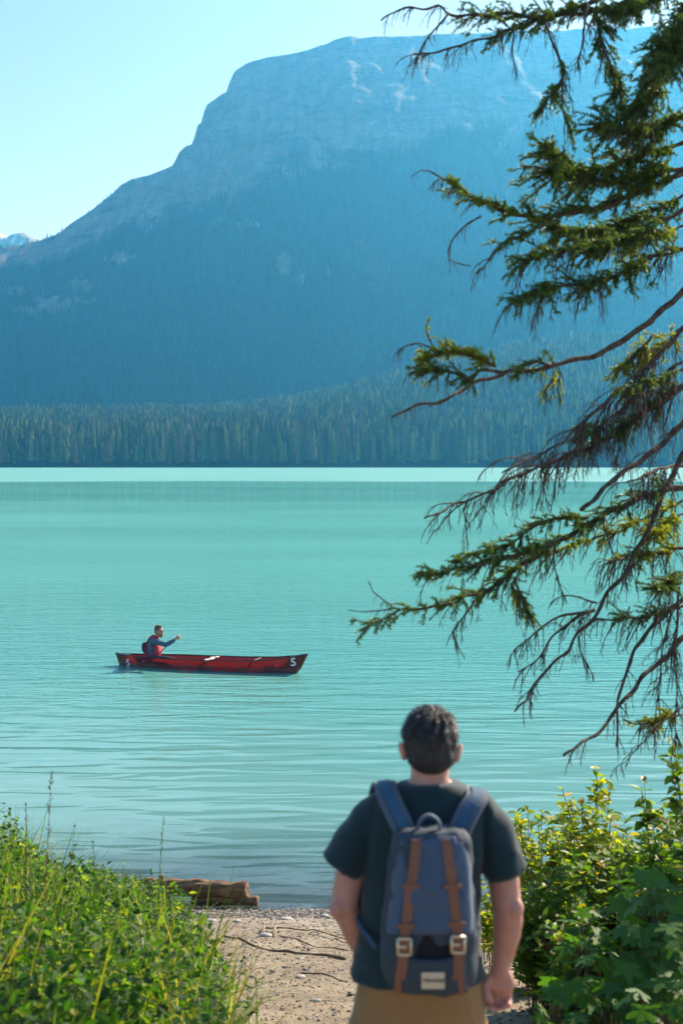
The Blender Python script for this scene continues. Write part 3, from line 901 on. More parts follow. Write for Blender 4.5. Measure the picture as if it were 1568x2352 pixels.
BO = [
 # top
 dict(p=[(877,48),(900,30),(929,18),(974,20),(1010,14),(1025,30),(1064,36),(1131,34),(1177,32),(1244,41),(1280,34),(1334,14),(1402,-10)], r=(.004,.016), Y=(7.3,7.9), green=(.42,1.), dead=(0,.95,34), deadlen=.11, gden=.8),
 dict(p=[(956,149),(969,108),(996,68),(1030,34)], r=(.003,.005), Y=(7.25,7.4), dead=(0,1,60), toTrunk=False, deadlen=.07),
 dict(p=[(956,126),(1010,117),(1064,101),(1113,88),(1177,68),(1222,50),(1290,34),(1400,20),(1568,-50)], r=(.004,.014), Y=(7.3,8.0), green=(.3,1.), dead=(0,1,46), deadlen=.16, gden=.7),
 dict(p=[(1187,185),(1182,150),(1175,110),(1180,72)], r=(.002,.004), Y=(7.3,7.5), dead=(0,1,50), toTrunk=False, deadlen=.06),
 dict(p=[(1235,255),(1255,230),(1278,200),(1292,172),(1285,140),(1262,81),(1250,50)], r=(.003,.005), Y=(7.4,7.5), green=(0,.66), toTrunk=False, gden=1.3, shoot=.10, up=-.1),
 dict(p=[(1314,318),(1305,285),(1290,250),(1290,210),(1293,172)], r=(.003,.004), Y=(7.4,7.45), green=(0,1), toTrunk=False, gden=1.0, shoot=.09, up=-.1),
 dict(p=[(1433,268),(1424,225),(1412,180),(1390,120),(1372,60),(1360,20)], r=(.003,.007), Y=(7.5,7.8), green=(0,1), dead=(.3,1,40), toTrunk=False, gden=1.3, shoot=.13, up=-.1),
 dict(p=[(1325,165),(1335,110),(1340,60),(1350,10)], r=(.003,.005), Y=(7.5,7.7), dead=(0,1,60), toTrunk=False, deadlen=.1),
 dict(p=[(1475,245),(1500,180),(1530,110),(1568,40),(1620,-60)], r=(.004,.012), Y=(7.4,7.9), green=(0,1), gden=2.0, shoot=.2, up=-.1, dead=(0,1,30)),
 dict(p=[(1400,30),(1450,20),(1500,0),(1568,-60)], r=(.005,.012), Y=(7.7,8.1), green=(0,1), gden=1.8, shoot=.18),
 dict(p=[(1535,160),(1550,120),(1568,80),(1640,0)], r=(.005,.012), Y=(7.1,7.8), green=(0,1), gden=2., shoot=.22),
 # big bough in the upper middle
 dict(p=[(1246,335),(1262,352),(1290,372),(1340,392),(1400,380),(1460,362),(1568,330)], r=(.004,.013), Y=(7.3,7.8), green=(.0,1.), gden=1.7, shoot=.17),
 dict(p=[(1395,290),(1440,300),(1500,300),(1568,270)], r=(.004,.012), Y=(7.3,7.8), green=(0,1.), gden=2.2, shoot=.2),
 dict(p=[(1195,383),(1228,382),(1262,400),(1320,410),(1400,415),(1480,410),(1568,385)], r=(.003,.014), Y=(7.2,7.8), green=(.25,1.), gden=1.9, shoot=.2, dead=(0,.4,40), deadlen=.1),
 dict(p=[(985,393),(1022,412),(1064,440),(1105,462),(1167,490),(1230,500),(1312,488),(1374,480),(1436,455),(1499,426),(1568,400)], r=(.004,.020), Y=(7.1,7.8), green=(.1,1.), gden=1.15, shoot=.15, dead=(0,.25,50), deadlen=.12),
 dict(p=[(1080,612),(1052,605),(1033,594),(1031,570),(1042,545),(1072,513),(1105,498)], r=(.0025,.004), Y=(7.15,7.2), dead=(.1,1,40), toTrunk=False, deadlen=.09),
 dict(p=[(1093,630),(1118,606),(1128,585),(1145,566),(1188,544),(1250,519)], r=(.003,.005), Y=(7.2,7.35), green=(.45,1.), dead=(0,.8,40), toTrunk=False, deadlen=.12, shoot=.1),
 dict(p=[(1190,615),(1225,592),(1271,578),(1333,573),(1400,566),(1478,536),(1515,511),(1568,482)], r=(.004,.016), Y=(7.3,7.9), green=(0,.95), gden=1.25, shoot=.16, dead=(0,1,36), deadlen=.2),
 dict(p=[(1270,520),(1330,530),(1400,520),(1480,490),(1568,450)], r=(.004,.010), Y=(7.6,8.1), green=(0,1), gden=1.5, shoot=.18, up=-.1),
 dict(p=[(1192,690),(1230,672),(1271,660),(1354,651),(1420,630),(1499,590),(1568,573)], r=(.004,.016), Y=(7.2,7.9), green=(0,1.), gden=1.3, shoot=.17, dead=(0,1,40), deadlen=.22),
 dict(p=[(1370,560),(1430,560),(1500,545),(1568,520)], r=(.004,.010), Y=(8.0,8.3), green=(0,1), gden=1.6, shoot=.18, yellowish=True, up=0),
 # long bough with the yellow-green tuft
 dict(p=[(902,960),(925,944),(951,931),(1000,926),(1022,918),(1045,905),(1064,893),(1095,878),(1131,866),(1177,852),(1244,848),(1289,832),(1330,825),(1379,810),(1447,771),(1492,735),(1537,699),(1568,668)], r=(.0055,.020), Y=(6.9,7.8), green=(.42,.6), gden=.35, shoot=.09, dead=(.05,.9,14), deadlen=.09, label='long thick bough carrying a yellow-green tuft at its end'),
 dict(p=[(985,935),(1000,925),(1020,918),(1032,912)], r=(.003,.004), Y=(6.95,7.0), dead=(0,1,30), toTrunk=False, deadlen=.05),
 dict(p=[(935,862),(965,852),(1000,850),(1050,861),(1082,870),(1104,852),(1150,854)], r=(.003,.008), Y=(6.9,7.1), green=(.15,.8), gden=1.6, shoot=.11, dead=(0,.5,60), toTrunk=False, deadlen=.11, yellowish=False, up=.2),
 dict(p=[(975,830),(1010,815),(1050,812),(1100,825),(1140,842)], r=(.003,.006), Y=(7.0,7.1), green=(.05,1.), gden=3.2, shoot=.10, dead=(0,.3,60), toTrunk=False, deadlen=.10, yellowish=True, up=.3),
 dict(p=[(987,730),(980,748),(982,770),(990,790),(1000,812)], r=(.0025,.004), Y=(7.0,7.05), green=(.1,.7), gden=.5, shoot=.035, dead=(0,1,20), toTrunk=False, deadlen=.03, yellowish=True),
 dict(p=[(905,815),(930,795),(965,790),(1000,802)], r=(.002,.004), Y=(7.0,7.05), dead=(0,1,60), toTrunk=False, deadlen=.07),
 dict(p=[(1250,905),(1258,885),(1272,865),(1285,845)], r=(.002,.003), Y=(7.2,7.25), green=(0,.8), gden=.9, shoot=.06, toTrunk=False, yellowish=True, up=-.3),
 dict(p=[(1283,912),(1280,890),(1284,870),(1282,845)], r=(.002,.003), Y=(7.25,7.3), green=(0,.7), gden=.8, shoot=.06, toTrunk=False, yellowish=True, up=-.3),
 dict(p=[(1186,860),(1205,840),(1235,832),(1260,838)], r=(.003,.005), Y=(7.1,7.2), green=(0,1), gden=1.2, shoot=.07, toTrunk=False),
 dict(p=[(1420,850),(1440,830),(1470,800),(1500,770)], r=(.003,.006), Y=(7.8,8.0), green=(0,1), gden=1.5, shoot=.12, toTrunk=False, yellowish=True, up=-.3),
 # bare steep boughs
 dict(p=[(1155,1088),(1200,1059),(1240,1045),(1289,1015),(1334,974),(1393,920),(1447,875),(1506,821),(1568,758)], r=(.004,.014), Y=(7.0,7.9), dead=(.05,1.,44), deadlen=.26, label='bare dark bough with curled dead twigs over the far shore'),
 dict(p=[(1337,1173),(1374,1133),(1436,1080),(1499,1038),(1568,972)], r=(.011,.018), Y=(7.3,7.8), dead=(.2,1.,26), deadlen=.2, label='thick bare bough ending in a broken stub'),
 dict(p=[(977,1192),(1010,1176),(1043,1158),(1105,1138),(1167,1104),(1229,1075),(1291,1051),(1354,1026),(1416,997),(1480,950),(1568,890)], r=(.004,.016), Y=(7.0,7.9), green=(.6,.95), gden=.7, shoot=.12, dead=(.12,1.,52), deadlen=.24, label='long bare bough reaching low over the lake'),
 dict(p=[(1333,1003),(1360,990),(1420,985),(1480,940),(1568,880)], r=(.003,.008), Y=(7.5,8.), green=(0,1.), gden=1.1, shoot=.13),
 dict(p=[(1300,1055),(1340,1010),(1400,960),(1470,900),(1568,830)], r=(.003,.01), Y=(7.4,8.), dead=(0,1.,50), deadlen=.28),
 dict(p=[(1440,905),(1480,880),(1520,868),(1568,850)], r=(.004,.01), Y=(7.5,8.), green=(.0,1.), gden=.8, shoot=.1, dead=(0,1.,60), deadlen=.2),
 dict(p=[(1480,830),(1510,800),(1540,780),(1568,750)], r=(.004,.01), Y=(8.,8.3), green=(0,1), gden=1.0, shoot=.12, dead=(0,1.,50), deadlen=.2, yellowish=True),
 # long green bough over the lake
 dict(p=[(850,1442),(880,1420),(925,1400),(990,1395),(1040,1383),(1070,1370),(1117,1357),(1167,1320),(1217,1287),(1271,1249),(1333,1216),(1387,1183),(1457,1150),(1519,1129),(1568,1117)], r=(.004,.018), Y=(6.8,7.8), green=(0,.97), gden=1.05, shoot=.13, dead=(.15,1.,16), deadlen=.2, label='long green needled bough stretching farthest left over the lake'),
 dict(p=[(975,1322),(1000,1318),(1040,1308),(1100,1296),(1150,1285),(1217,1265),(1271,1245)], r=(.003,.007), Y=(6.95,7.3), green=(0,1), gden=1.5, shoot=.11, toTrunk=False),
 dict(p=[(1050,1290),(1090,1272),(1150,1260),(1200,1230),(1240,1200),(1290,1190),(1350,1190)], r=(.003,.007), Y=(7.1,7.5), green=(0,1), gden=1.3, shoot=.10, toTrunk=False),
 dict(p=[(797,1402),(830,1404),(860,1404),(905,1396)], r=(.0018,.003), Y=(6.8,6.85), dead=(.3,1,25), toTrunk=False, deadlen=.04),
 dict(p=[(845,1334),(856,1355),(872,1372),(900,1392)], r=(.0018,.003), Y=(6.8,6.85), dead=(0,1,50), toTrunk=False, deadlen=.04),
 dict(p=[(1066,1515),(1050,1480),(1040,1455),(1060,1420),(1090,1380)], r=(.002,.004), Y=(7.0,7.1), dead=(0,1,50), toTrunk=False, deadlen=.12),
 dict(p=[(1222,1420),(1205,1390),(1190,1355),(1180,1325)], r=(.003,.004), Y=(7.1,7.2), green=(0,1), gden=1.4, shoot=.10, toTrunk=False, yellowish=False, up=-.5),
 dict(p=[(1195,1400),(1185,1370),(1175,1340)], r=(.003,.004), Y=(7.2,7.2), green=(0,1), gden=1.4, shoot=.10, toTrunk=False, yellowish=True, up=-.5),
 dict(p=[(1300,1385),(1285,1340),(1270,1290),(1275,1250)], r=(.002,.004), Y=(7.3,7.4), dead=(0,1,50), toTrunk=False, deadlen=.12),
 dict(p=[(1418,1290),(1400,1250),(1385,1210),(1390,1185)], r=(.003,.005), Y=(7.3,7.5), dead=(0,1,30), toTrunk=False, deadlen=.1),
 dict(p=[(1240,1275),(1290,1262),(1350,1240),(1420,1220),(1500,1180),(1568,1150)], r=(.003,.008), Y=(7.7,8.1), green=(0,1), gden=.9, shoot=.12, yellowish=True, dead=(0,1,30)),
 # longest bare bough and its side arms
 dict(p=[(1184,1637),(1200,1612),(1207,1604),(1237,1561),(1274,1518),(1304,1494),(1328,1454),(1365,1415),(1395,1360),(1416,1340),(1457,1274),(1499,1191),(1532,1113),(1568,1046)], r=(.005,.018), Y=(7.0,7.8), dead=(.0,.8,20), deadlen=.13, label='longest bare steep bough ending just above the walking man'),
 dict(p=[(1178,1497),(1207,1473),(1225,1455),(1243,1442),(1289,1412),(1334,1409),(1360,1405)], r=(.003,.007), Y=(7.0,7.2), dead=(0,1,60), toTrunk=False, deadlen=.12),
 dict(p=[(1188,1546),(1215,1530),(1243,1503),(1255,1480),(1274,1454),(1322,1421),(1365,1400)], r=(.003,.007), Y=(7.1,7.2), dead=(0,1,60), toTrunk=False, deadlen=.12),
 dict(p=[(1262,1387),(1290,1368),(1325,1372),(1370,1385)], r=(.002,.004), Y=(7.1,7.2), dead=(0,1,50), toTrunk=False, deadlen=.07),
 dict(p=[(1350,1552),(1345,1520),(1330,1490),(1328,1460)], r=(.002,.004), Y=(7.1,7.2), dead=(0,1,50), toTrunk=False, deadlen=.1),
 dict(p=[(1365,1424),(1426,1420),(1487,1415),(1517,1408),(1568,1390)], r=(.005,.010), Y=(7.3,7.8), green=(.2,.9), gden=.8, shoot=.10, dead=(0,1,56), deadlen=.18, up=.3),
 dict(p=[(1400,1292),(1430,1280),(1478,1274),(1520,1268),(1568,1258)], r=(.005,.012), Y=(7.5,8.), green=(.2,1), gden=.9, shoot=.12, dead=(0,1,70), deadlen=.22, yellowish=True),
 dict(p=[(1440,1110),(1480,1090),(1520,1075),(1568,1068)], r=(.004,.009), Y=(7.4,8.), dead=(0,1,50), deadlen=.25),
 dict(p=[(1500,1230),(1530,1210),(1568,1180)], r=(.004,.009), Y=(7.7,8.1), green=(0,1), gden=1.5, shoot=.14, yellowish=True),
 dict(p=[(1420,1718),(1414,1655),(1420,1610),(1435,1549),(1450,1509),(1465,1482),(1487,1448),(1526,1415),(1568,1372)], r=(.005,.017), Y=(7.1,7.8), dead=(.0,.9,16), deadlen=.12),
 dict(p=[(1295,1737),(1316,1716),(1353,1698),(1383,1671),(1414,1631),(1450,1588),(1480,1549),(1529,1509),(1568,1467)], r=(.006,.017), Y=(7.0,7.8), dead=(.0,1,20), deadlen=.14, label='lowest thick bare bough reaching down beside the shrubs'),
 dict(p=[(1412,1765),(1441,1744),(1465,1716),(1496,1677),(1532,1649),(1568,1622)], r=(.002,.006), Y=(7.0,7.5), dead=(.0,1,30), deadlen=.09),
 dict(p=[(1432,1655),(1470,1662),(1508,1654),(1568,1640)], r=(.004,.006), Y=(7.2,7.6), green=(.55,1), gden=1.7, shoot=.12, dead=(.3,1,40), deadlen=.15, yellowish=True),
 dict(p=[(1500,1690),(1510,1600),(1520,1500),(1540,1400)], r=(.002,.005), Y=(7.4,7.7), dead=(0,1,40), toTrunk=False, deadlen=.15),
 dict(p=[(1550,1720),(1552,1600),(1550,1480),(1560,1350)], r=(.002,.006), Y=(7.3,7.6), dead=(0,1,50), toTrunk=False, deadlen=.2),
 dict(p=[(1512,1360),(1530,1340),(1568,1320)], r=(.004,.009), Y=(7.5,7.9), green=(0,1), gden=1.4, shoot=.12, dead=(0,1,60)),
]
for b_ in BO:
    if b_.get('green') and not b_.get('dead'): b_['dead'] = (0, 1, 26); b_.setdefault('deadlen', .15)
    bough(b_['p'], b_['r'][0], b_['r'][1], b_['Y'][0], b_['Y'][1], b_.get('green'), b_.get('dead'), b_.get('toTrunk', True), b_.get('shoot', .16), b_.get('yellowish', False),
          b_.get('gden', 1.), b_.get('up', .15), b_.get('label'), deadlen=b_.get('deadlen', .22))
# ================================================================ canoe
S0 = P(275.5, 1529, 38.2); S0[2] = 0
B0 = P(682, 1547.5, 36.8); B0[2] = 0
CO = (S0 + B0) / 2; CX = unit(B0 - S0); CY = np.array([-CX[1], CX[0], 0.]); HL = np.linalg.norm(B0 - S0) / 2
CYAW = math.atan2(CX[1], CX[0])
canoe = empty('canoe', tuple(CO), CYAW)
tag(canoe, 'red canoe numbered 5 with black gunwales gliding across the lake', 'canoe')
def CL(px, py, lat):
    """pixel -> canoe frame, on the upright plane that runs along the canoe at sideways offset lat (negative = our side)"""
    d = P(px, py, 10.) - np.array([0, 0, CAM_H]); o = np.array([0, 0, CAM_H])
    k = (lat - np.dot(o - CO, CY)) / np.dot(d, CY); q = o + d * k - CO
    return np.array([np.dot(q, CX), lat, q[2]])
XS, XB = -HL - .12, HL + .30                       # stern and bow tips at the sheer
def sheer(x):
    t = x / HL
    return np.interp(x, [XS, -HL, -HL * .75, -HL * .4, 0, HL * .4, HL * .75, HL, XB], [.315, .30, .285, .285, .285, .30, .345, .435, .50])
def keel(x):
    return np.interp(x, [XS, -HL - .06, -HL, -HL + .15, -HL * .6, 0, HL * .6, HL - .15, HL, HL + .12, XB], [.315, .14, -.02, -.09, -.12, -.12, -.12, -.10, -.02, .13, .50])
def beam(x):
    u = (x - (XS + XB) / 2) / ((XB - XS) / 2); u = np.clip(np.abs(u), 0, 1)
    return .44 * (1 - u ** 2.3) ** .85 * (1 - .03 * u) + .006
def halfw(x, z):
    k, s_ = keel(x), sheer(x); f = np.clip((z - k) / (s_ - k + 1e-6), 0, 1)
    return beam(x) * np.minimum(1.03, 1.05 * f ** .36 - .05 * f ** 3)
ns, nz = 90, 16
xs = XS + (XB - XS) * (.5 - .5 * np.cos(np.linspace(0, np.pi, ns)))
V = []
for x in xs:
    k, s_ = keel(x), sheer(x)
    f = np.linspace(0, 1, nz) ** 1.5
    z = k + (s_ - k) * f; w = halfw(x, z); w[0] = 0.002
    V.append(np.stack([np.full(nz, x), -w, z], 1)[::-1]); V.append(np.stack([np.full(nz, x), w, z], 1)[1:])
V = np.concatenate(V); nr = 2 * nz - 1
i = np.arange(ns - 1)[:, None] * nr; j = np.arange(nr - 1)[None]
F = np.stack([i + j, i + j + 1, i + nr + j + 1, i + nr + j], -1).reshape(-1, 4)
m = Mat('red_canoe_hull'); v = m.coord(); sp = m.n('SeparateXYZ'); m.l(v, sp.inputs[0])
sc = m.noise(1., 6, .75, m.coord((3, 3, 40)), .5); lowz = m.maprange(sp.outputs[2], .17, .07, 0., 1.)
scr = m.math('MULTIPLY', lowz, m.ramp(sc, [(.42, (0, 0, 0)), (.6, (.75, .75, .75))]))
red = m.mix(m.noise(3, 4, .6, v), (.080, .012, .016), (.14, .020, .022))
col = m.mix(scr, red, (.24, .19, .18))
gu = m.ramp(m.noise(1., 5, .8, m.coord((8, 8, 90)), .3), [(.66, (0, 0, 0)), (.7, (.5, .5, .5))])
col = m.mix(gu, col, (.42, .30, .28))
m.set(color=col, rough=.42, spec=.4)
tr = m.n('BsdfTranslucent'); tr.inputs[0].default_value = (.38, .022, .018, 1)
mx = m.n('MixShader'); m.l(m.math('SUBTRACT', .12, m.math('MULTIPLY', scr, .5)), mx.inputs[0]); m.l(m.b.outputs[0], mx.inputs[1]); m.l(tr.outputs[0], mx.inputs[2]); m.l(mx.outputs[0], m.out.inputs[0])
obj('hull', nmesh('hull', V, F, [m.m], True), canoe)
M_blk = simple('black_vinyl_trim', (.02, .022, .026), .45, .2, 10)
M_ash = simple('pale_varnished_ash', (.62, .50, .36), .5, .2, 20)
M_wht = simple('white_decal', (.78, .80, .76), .5, .06, 20)
for sgn in (-1, 1):
    g = Geo(); pts = np.array([[x, sgn * (halfw(x, sheer(x)) + .004), sheer(x) + .004] for x in xs[1:-1]])
    g.add2(*loft(pts, [(.016, .014)] * len(pts), 8, power=3)); obj('gunwale', g.mesh('gunwale', [M_blk]), canoe)
def deck(x0, x1, name):
    V = []; F = []
    xx = np.linspace(x0, x1, 8)
    for x in xx:
        w = halfw(x, sheer(x)) - .002
        for t in (-1, -.5, 0, .5, 1): V.append([x, w * t, sheer(x) + .012 * (1 - t * t) + .004])
    V = np.array(V); V2 = V - [0, 0, .018]; n = len(V)
    for a in range(7):
        for b in range(4):
            q = a * 5 + b; F.append([q, q + 1, q + 6, q + 5]); F.append([n + q, n + q + 5, n + q + 6, n + q + 1])
    for a in range(7): F.append([a * 5, a * 5 + 5, n + a * 5 + 5, n + a * 5]); F.append([a * 5 + 4, n + a * 5 + 4, n + a * 5 + 9, a * 5 + 9])
    for b in range(4): F.append([b, n + b, n + b + 1, b + 1]); F.append([35 + b, 36 + b, n + 36 + b, n + 35 + b])
    obj(name, nmesh(name, np.vstack([V, V2]), np.array(F), [M_blk]), canoe)
deck(XS + .03, XS + .42, 'deck_plate'); deck(XB - .45, XB - .03, 'deck_plate')
# carrying yoke, thwart and seats
yx = CL(488, 1516, 0)[0]
def crossbar(x, r, name, mt, curve_=0.0, zoff=-.01):
    w = halfw(x, sheer(x)); t = np.linspace(-1, 1, 15)
    pts = np.stack([x + curve_ * (np.cos(t * 2 * np.pi) * .5 - .5) * (np.abs(t) < .6), t * w, np.full(15, sheer(x) + zoff)], 1)
    g = Geo(); g.add2(*loft(pts, [(r * (1.35 if abs(q) < .45 else 1), .012) for q in t], 10, power=3)); return obj(name, g.mesh(name, [mt]), canoe)
crossbar(yx, .042, 'yoke', simple('pale_yoke_wood', (.80, .72, .58), .45, .12, 20), .10)
crossbar(CL(590, 1514, 0)[0], .02, 'thwart', M_blk)
def seat(x, z):
    s_ = empty('seat', (x, 0, 0)); s_.parent = canoe
    g = Geo(); w = halfw(x, z) 
    for dx in (-.13, .13): g.add2(*loft(np.array([[dx, -w, z], [dx, 0, z], [dx, w, z]]), [(.018, .012)] * 3, 8, power=3))
    for dy in (-.19, .19): g.add2(*loft(np.array([[-.13, dy, z], [0, dy, z], [.13, dy, z]]), [(.018, .012)] * 3, 8, power=3))
    obj('frame', g.mesh('frame', [M_ash]), s_)
    g = Geo(); g.add2(*box((0, 0, z + .004), (.24, .37, .008), bevel=.003)); obj('webbing', g.mesh('webbing', [M_blk], False), s_)
MANX = CL(352, 1505, 0)[0]
seat(MANX - .02, .16); seat(CL(630, 1512, 0)[0], .20)
# numerals
def numeral(px, py, side, hgt):
    cu = bpy.data.curves.new('n5', 'FONT'); cu.body = '5'; cu.size = hgt / .72; cu.offset = .004; cu.resolution_u = 6
    o = bpy.data.objects.new('n5', cu); C.objects.link(o)
    dg = bpy.context.evaluated_depsgraph_get(); me = bpy.data.meshes.new_from_object(o.evaluated_get(dg)); bpy.data.objects.remove(o)
    import bmesh
    bm = bmesh.new(); bm.from_mesh(me); bmesh.ops.triangulate(bm, faces=bm.faces[:]); bmesh.ops.subdivide_edges(bm, edges=bm.edges[:], cuts=2)
    c = CL(px, py, -.2 if side < 0 else .2)
    xs_ = [v.co.x for v in bm.verts]; ys_ = [v.co.y for v in bm.verts]; mx_, my_ = (min(xs_) + max(xs_)) / 2, (min(ys_) + max(ys_)) / 2
    for v in bm.verts:
        x = c[0] + (v.co.x - mx_) * (1 if side < 0 else -1) * 1.0; z = c[2] + (v.co.y - my_)
        v.co = Vector((x, side * (float(halfw(x, z)) + .006), z))
    bm.to_mesh(me); bm.free(); me.materials.clear(); me.materials.append(M_wht); me.name = 'number'
    obj('number', me, canoe)
for sd in (-1, 1): numeral(292, 1523, sd, .19); numeral(671.5, 1521.5, sd, .215)

# ---------------------------------------------------------------- paddler
pb = CO + CX * MANX
padd = empty('person', tuple(pb), CYAW)
tag(padd, 'bearded man in sunglasses, blue sleeves and red life vest kneeling upright in the canoe', 'person')
padd['label'] = 'bearded man in sunglasses and red life vest sitting in the red canoe'
OFF = np.array([MANX, 0, 0])
def K(cx, cy, lat): return CL(315.8 + cx * .09155, 1423.9 + cy * .09155, lat) - OFF
M_skin = Mat('skin'); v = M_skin.coord(); M_skin.set(color=M_skin.mix(M_skin.noise(22, 6, .7, v), (.44, .18, .13), (.66, .37, .28)), rough=.5, spec=.35, sss=.12); M_skin.b.inputs['Subsurface Scale'].default_value = .02
M_skin.set(normal=M_skin.bump(M_skin.noise(220, 3, .6, v), .25, .002)); M_skin = M_skin.m
M_bhair = simple('reddish_brown_hair', (.13, .065, .03), .6, .4, 60, .8, 120)
M_beard = simple('ginger_beard', (.32, .15, .06), .65, .4, 60, .8, 120)
M_blue = simple('blue_grey_long_sleeve', (.055, .13, .19), .8, .2, 12, .3, 60)
M_vest = simple('red_life_vest', (.42, .035, .065), .65, .15, 12, .4, 40)
M_pant = simple('dark_striped_trousers', (.03, .035, .04), .8, .4, 20)
M_bag = simple('dark_grey_bag', (.045, .055, .07), .8, .2, 12, .3, 60)
g = Geo(); hd = K(535, 285, 0)
g.add2(*ellipsoid(hd + [0, 0, .035], (.105, .082, .115), nu=24, nv=16))
g.add2(*ellipsoid(hd + [.035, 0, -.045], (.07, .062, .085), nu=20, nv=12))       # jaw
g.add2(*ellipsoid(hd + [.12, 0, -.02], (.022, .014, .022)))                       # nose
g.add2(*ellipsoid(hd + [.108, 0, .005], (.014, .010, .03)))
g.add2(*ellipsoid(hd + [.095, 0, .035], (.02, .055, .014)))                       # brow
for sg in (-1, 1): g.add2(*ellipsoid(hd + [-.035, sg * .082, -.008], (.022, .012, .034)))
g.add2(*loft(np.array([K(470, 500, 0), K(490, 430, 0), K(510, 350, 0)]), [.075, .062, .058], 14))
g.add2(*loft(np.array([K(400, 960, 0), K(380, 800, 0), K(370, 600, 0), K(440, 470, 0)]), [(.12, .14), (.11, .14), (.12, .17), (.06, .08)], 16, up=(0, 1, 0)))
# raised near arm with fist; far arm down the shaft
sh_n, el_n, wr_n, fist = K(395, 530, -.19), K(720, 625, -.20), K(945, 500, -.12), K(1025, 440, -.10)
g.add2(*loft(np.array([sh_n, (sh_n + el_n) / 2, el_n, (el_n + wr_n) / 2, wr_n, fist]), [.055, .05, .044, .042, .032, .035], 12))
g.add2(*ellipsoid(fist, (.036, .042, .05), rot=(0, .5, 0)))
for k in range(4):                                                               # fingers curled round the grip
    a = fist + [.028 + .004 * k, 0, .036 - .024 * k]
    g.add2(*loft(np.array([a + [-.01, -.035, .0], a + [.018, -.02, 0], a + [.02, .015, 0], a + [-.005, .03, 0]]), [.0115, .0115, .0105, .009], 8))
g.add2(*loft(np.array([fist + [-.02, -.03, .02], fist + [.01, -.045, .035], fist + [.035, -.03, .04]]), [.013, .012, .010], 8))
sh_f, el_f, hn_f = K(400, 530, .19), K(470, 760, .24), K(560, 790, .22)
g.add2(*loft(np.array([sh_f, (sh_f + el_f) / 2, el_f, (el_f + hn_f) / 2, hn_f]), [.055, .05, .044, .038, .032], 12))
g.add2(*ellipsoid(hn_f + [.03, 0, 0], (.045, .03, .035)))
for k in range(4):
    a = hn_f + [.03, .0, -.03 + .02 * k]; g.add2(*loft(np.array([a + [0, .03, 0], a + [.03, .02, 0], a + [.035, -.01, 0]]), [.011, .010, .009], 8))
body = fuse(g, 'body', [M_skin], .009, 4); obj('body', body, padd)
# shirt
g = Geo()
g.add2(*loft(np.array([K(420, 960, 0), K(385, 800, 0), K(372, 620, 0), K(395, 500, 0), K(455, 450, 0)]), [(.14, .16), (.13, .155), (.135, .185), (.11, .17), (.065, .08)], 18, up=(0, 1, 0)))
for s_, e_, w_ in ((sh_n, el_n, wr_n), (sh_f, el_f, hn_f)):
    w2 = e_ + (w_ - e_) * .95
    g.add2(*loft(np.array([s_ + [-.02, 0, -.01], s_, (s_ + e_) / 2, e_, (e_ + w2) / 2, w2]), [.075, .08, .069, .062, .054, .044], 14))
shirt = fuse(g, 'shirt', [M_blue], .009, 5, lambda co, no: co + no * (.010 * ridged(co[:, 0] * 9, co[:, 1] * 9, co[:, 2] * 14, o=2, seed=5))[:, None]); obj('shirt', shirt, padd)
# life vest: back panel, front panel, shoulder pads; open arm holes
g = Geo()
g.add2(*loft(np.array([K(268, 880, 0), K(262, 700, 0), K(285, 550, 0), K(345, 430, 0)]), [(.03, .15), (.028, .16), (.03, .17), (.028, .13)], 14, fixed=((1, 0, .2), (0, 1, 0)), power=3))
g.add2(*loft(np.array([K(505, 880, 0), K(520, 780, 0), K(505, 640, 0), K(490, 540, 0)]), [(.085, .16), (.085, .17), (.075, .16), (.05, .12)], 16, fixed=((1, 0, 0), (0, 1, 0)), power=3))
for sg in (-1, 1):
    g.add2(*loft(np.array([K(300, 560, sg * .09), K(335, 450, sg * .09), K(400, 405, sg * .09), K(490, 440, sg * .09), K(530, 560, sg * .10)]), [(.05, .02)] * 5, 12, up=(0, 1, 0)))
vest = fuse(g, 'life_vest', [M_vest], .009, 4); lv = obj('life_vest', vest, padd)
g = Geo()
for lat in (-.172, .172):
    g.add2(*loft(np.array([K(262, 700, lat * .85), K(350, 690, lat * 1.12), K(450, 660, lat)]), [(.012, .008)] * 3, 8))
    g.add2(*loft(np.array([K(290, 980, lat * .9), K(330, 880, lat * 1.05), K(385, 790, lat)]), [(.014, .008)] * 3, 8))
obj('strap', g.mesh('strap', [M_vest]), lv)
# trousers
g = Geo()
for sg in (-1, 1):
    g.add2(*loft(np.array([K(400, 1010, sg * .09), K(560, 985, sg * .11), K(760, 985, sg * .14), K(930, 1020, sg * .16)]), [.10, .095, .082, .07], 14))
    g.add2(*loft(np.array([K(930, 1020, sg * .16), K(1010, 1120, sg * .14), K(1060, 1200, sg * .12)]), [.07, .055, .045], 12))
g.add2(*ellipsoid(K(400, 1000, 0), (.14, .18, .09)))
tr_ = fuse(g, 'trousers', [M_pant], .010, 4); obj('trousers', tr_, padd)
g = Geo()
for sg in (-1, 1): g.add2(*ellipsoid(K(1090, 1215, sg * .12), (.13, .045, .045)))
obj('shoes', g.mesh('shoes', [M_blk]), padd)
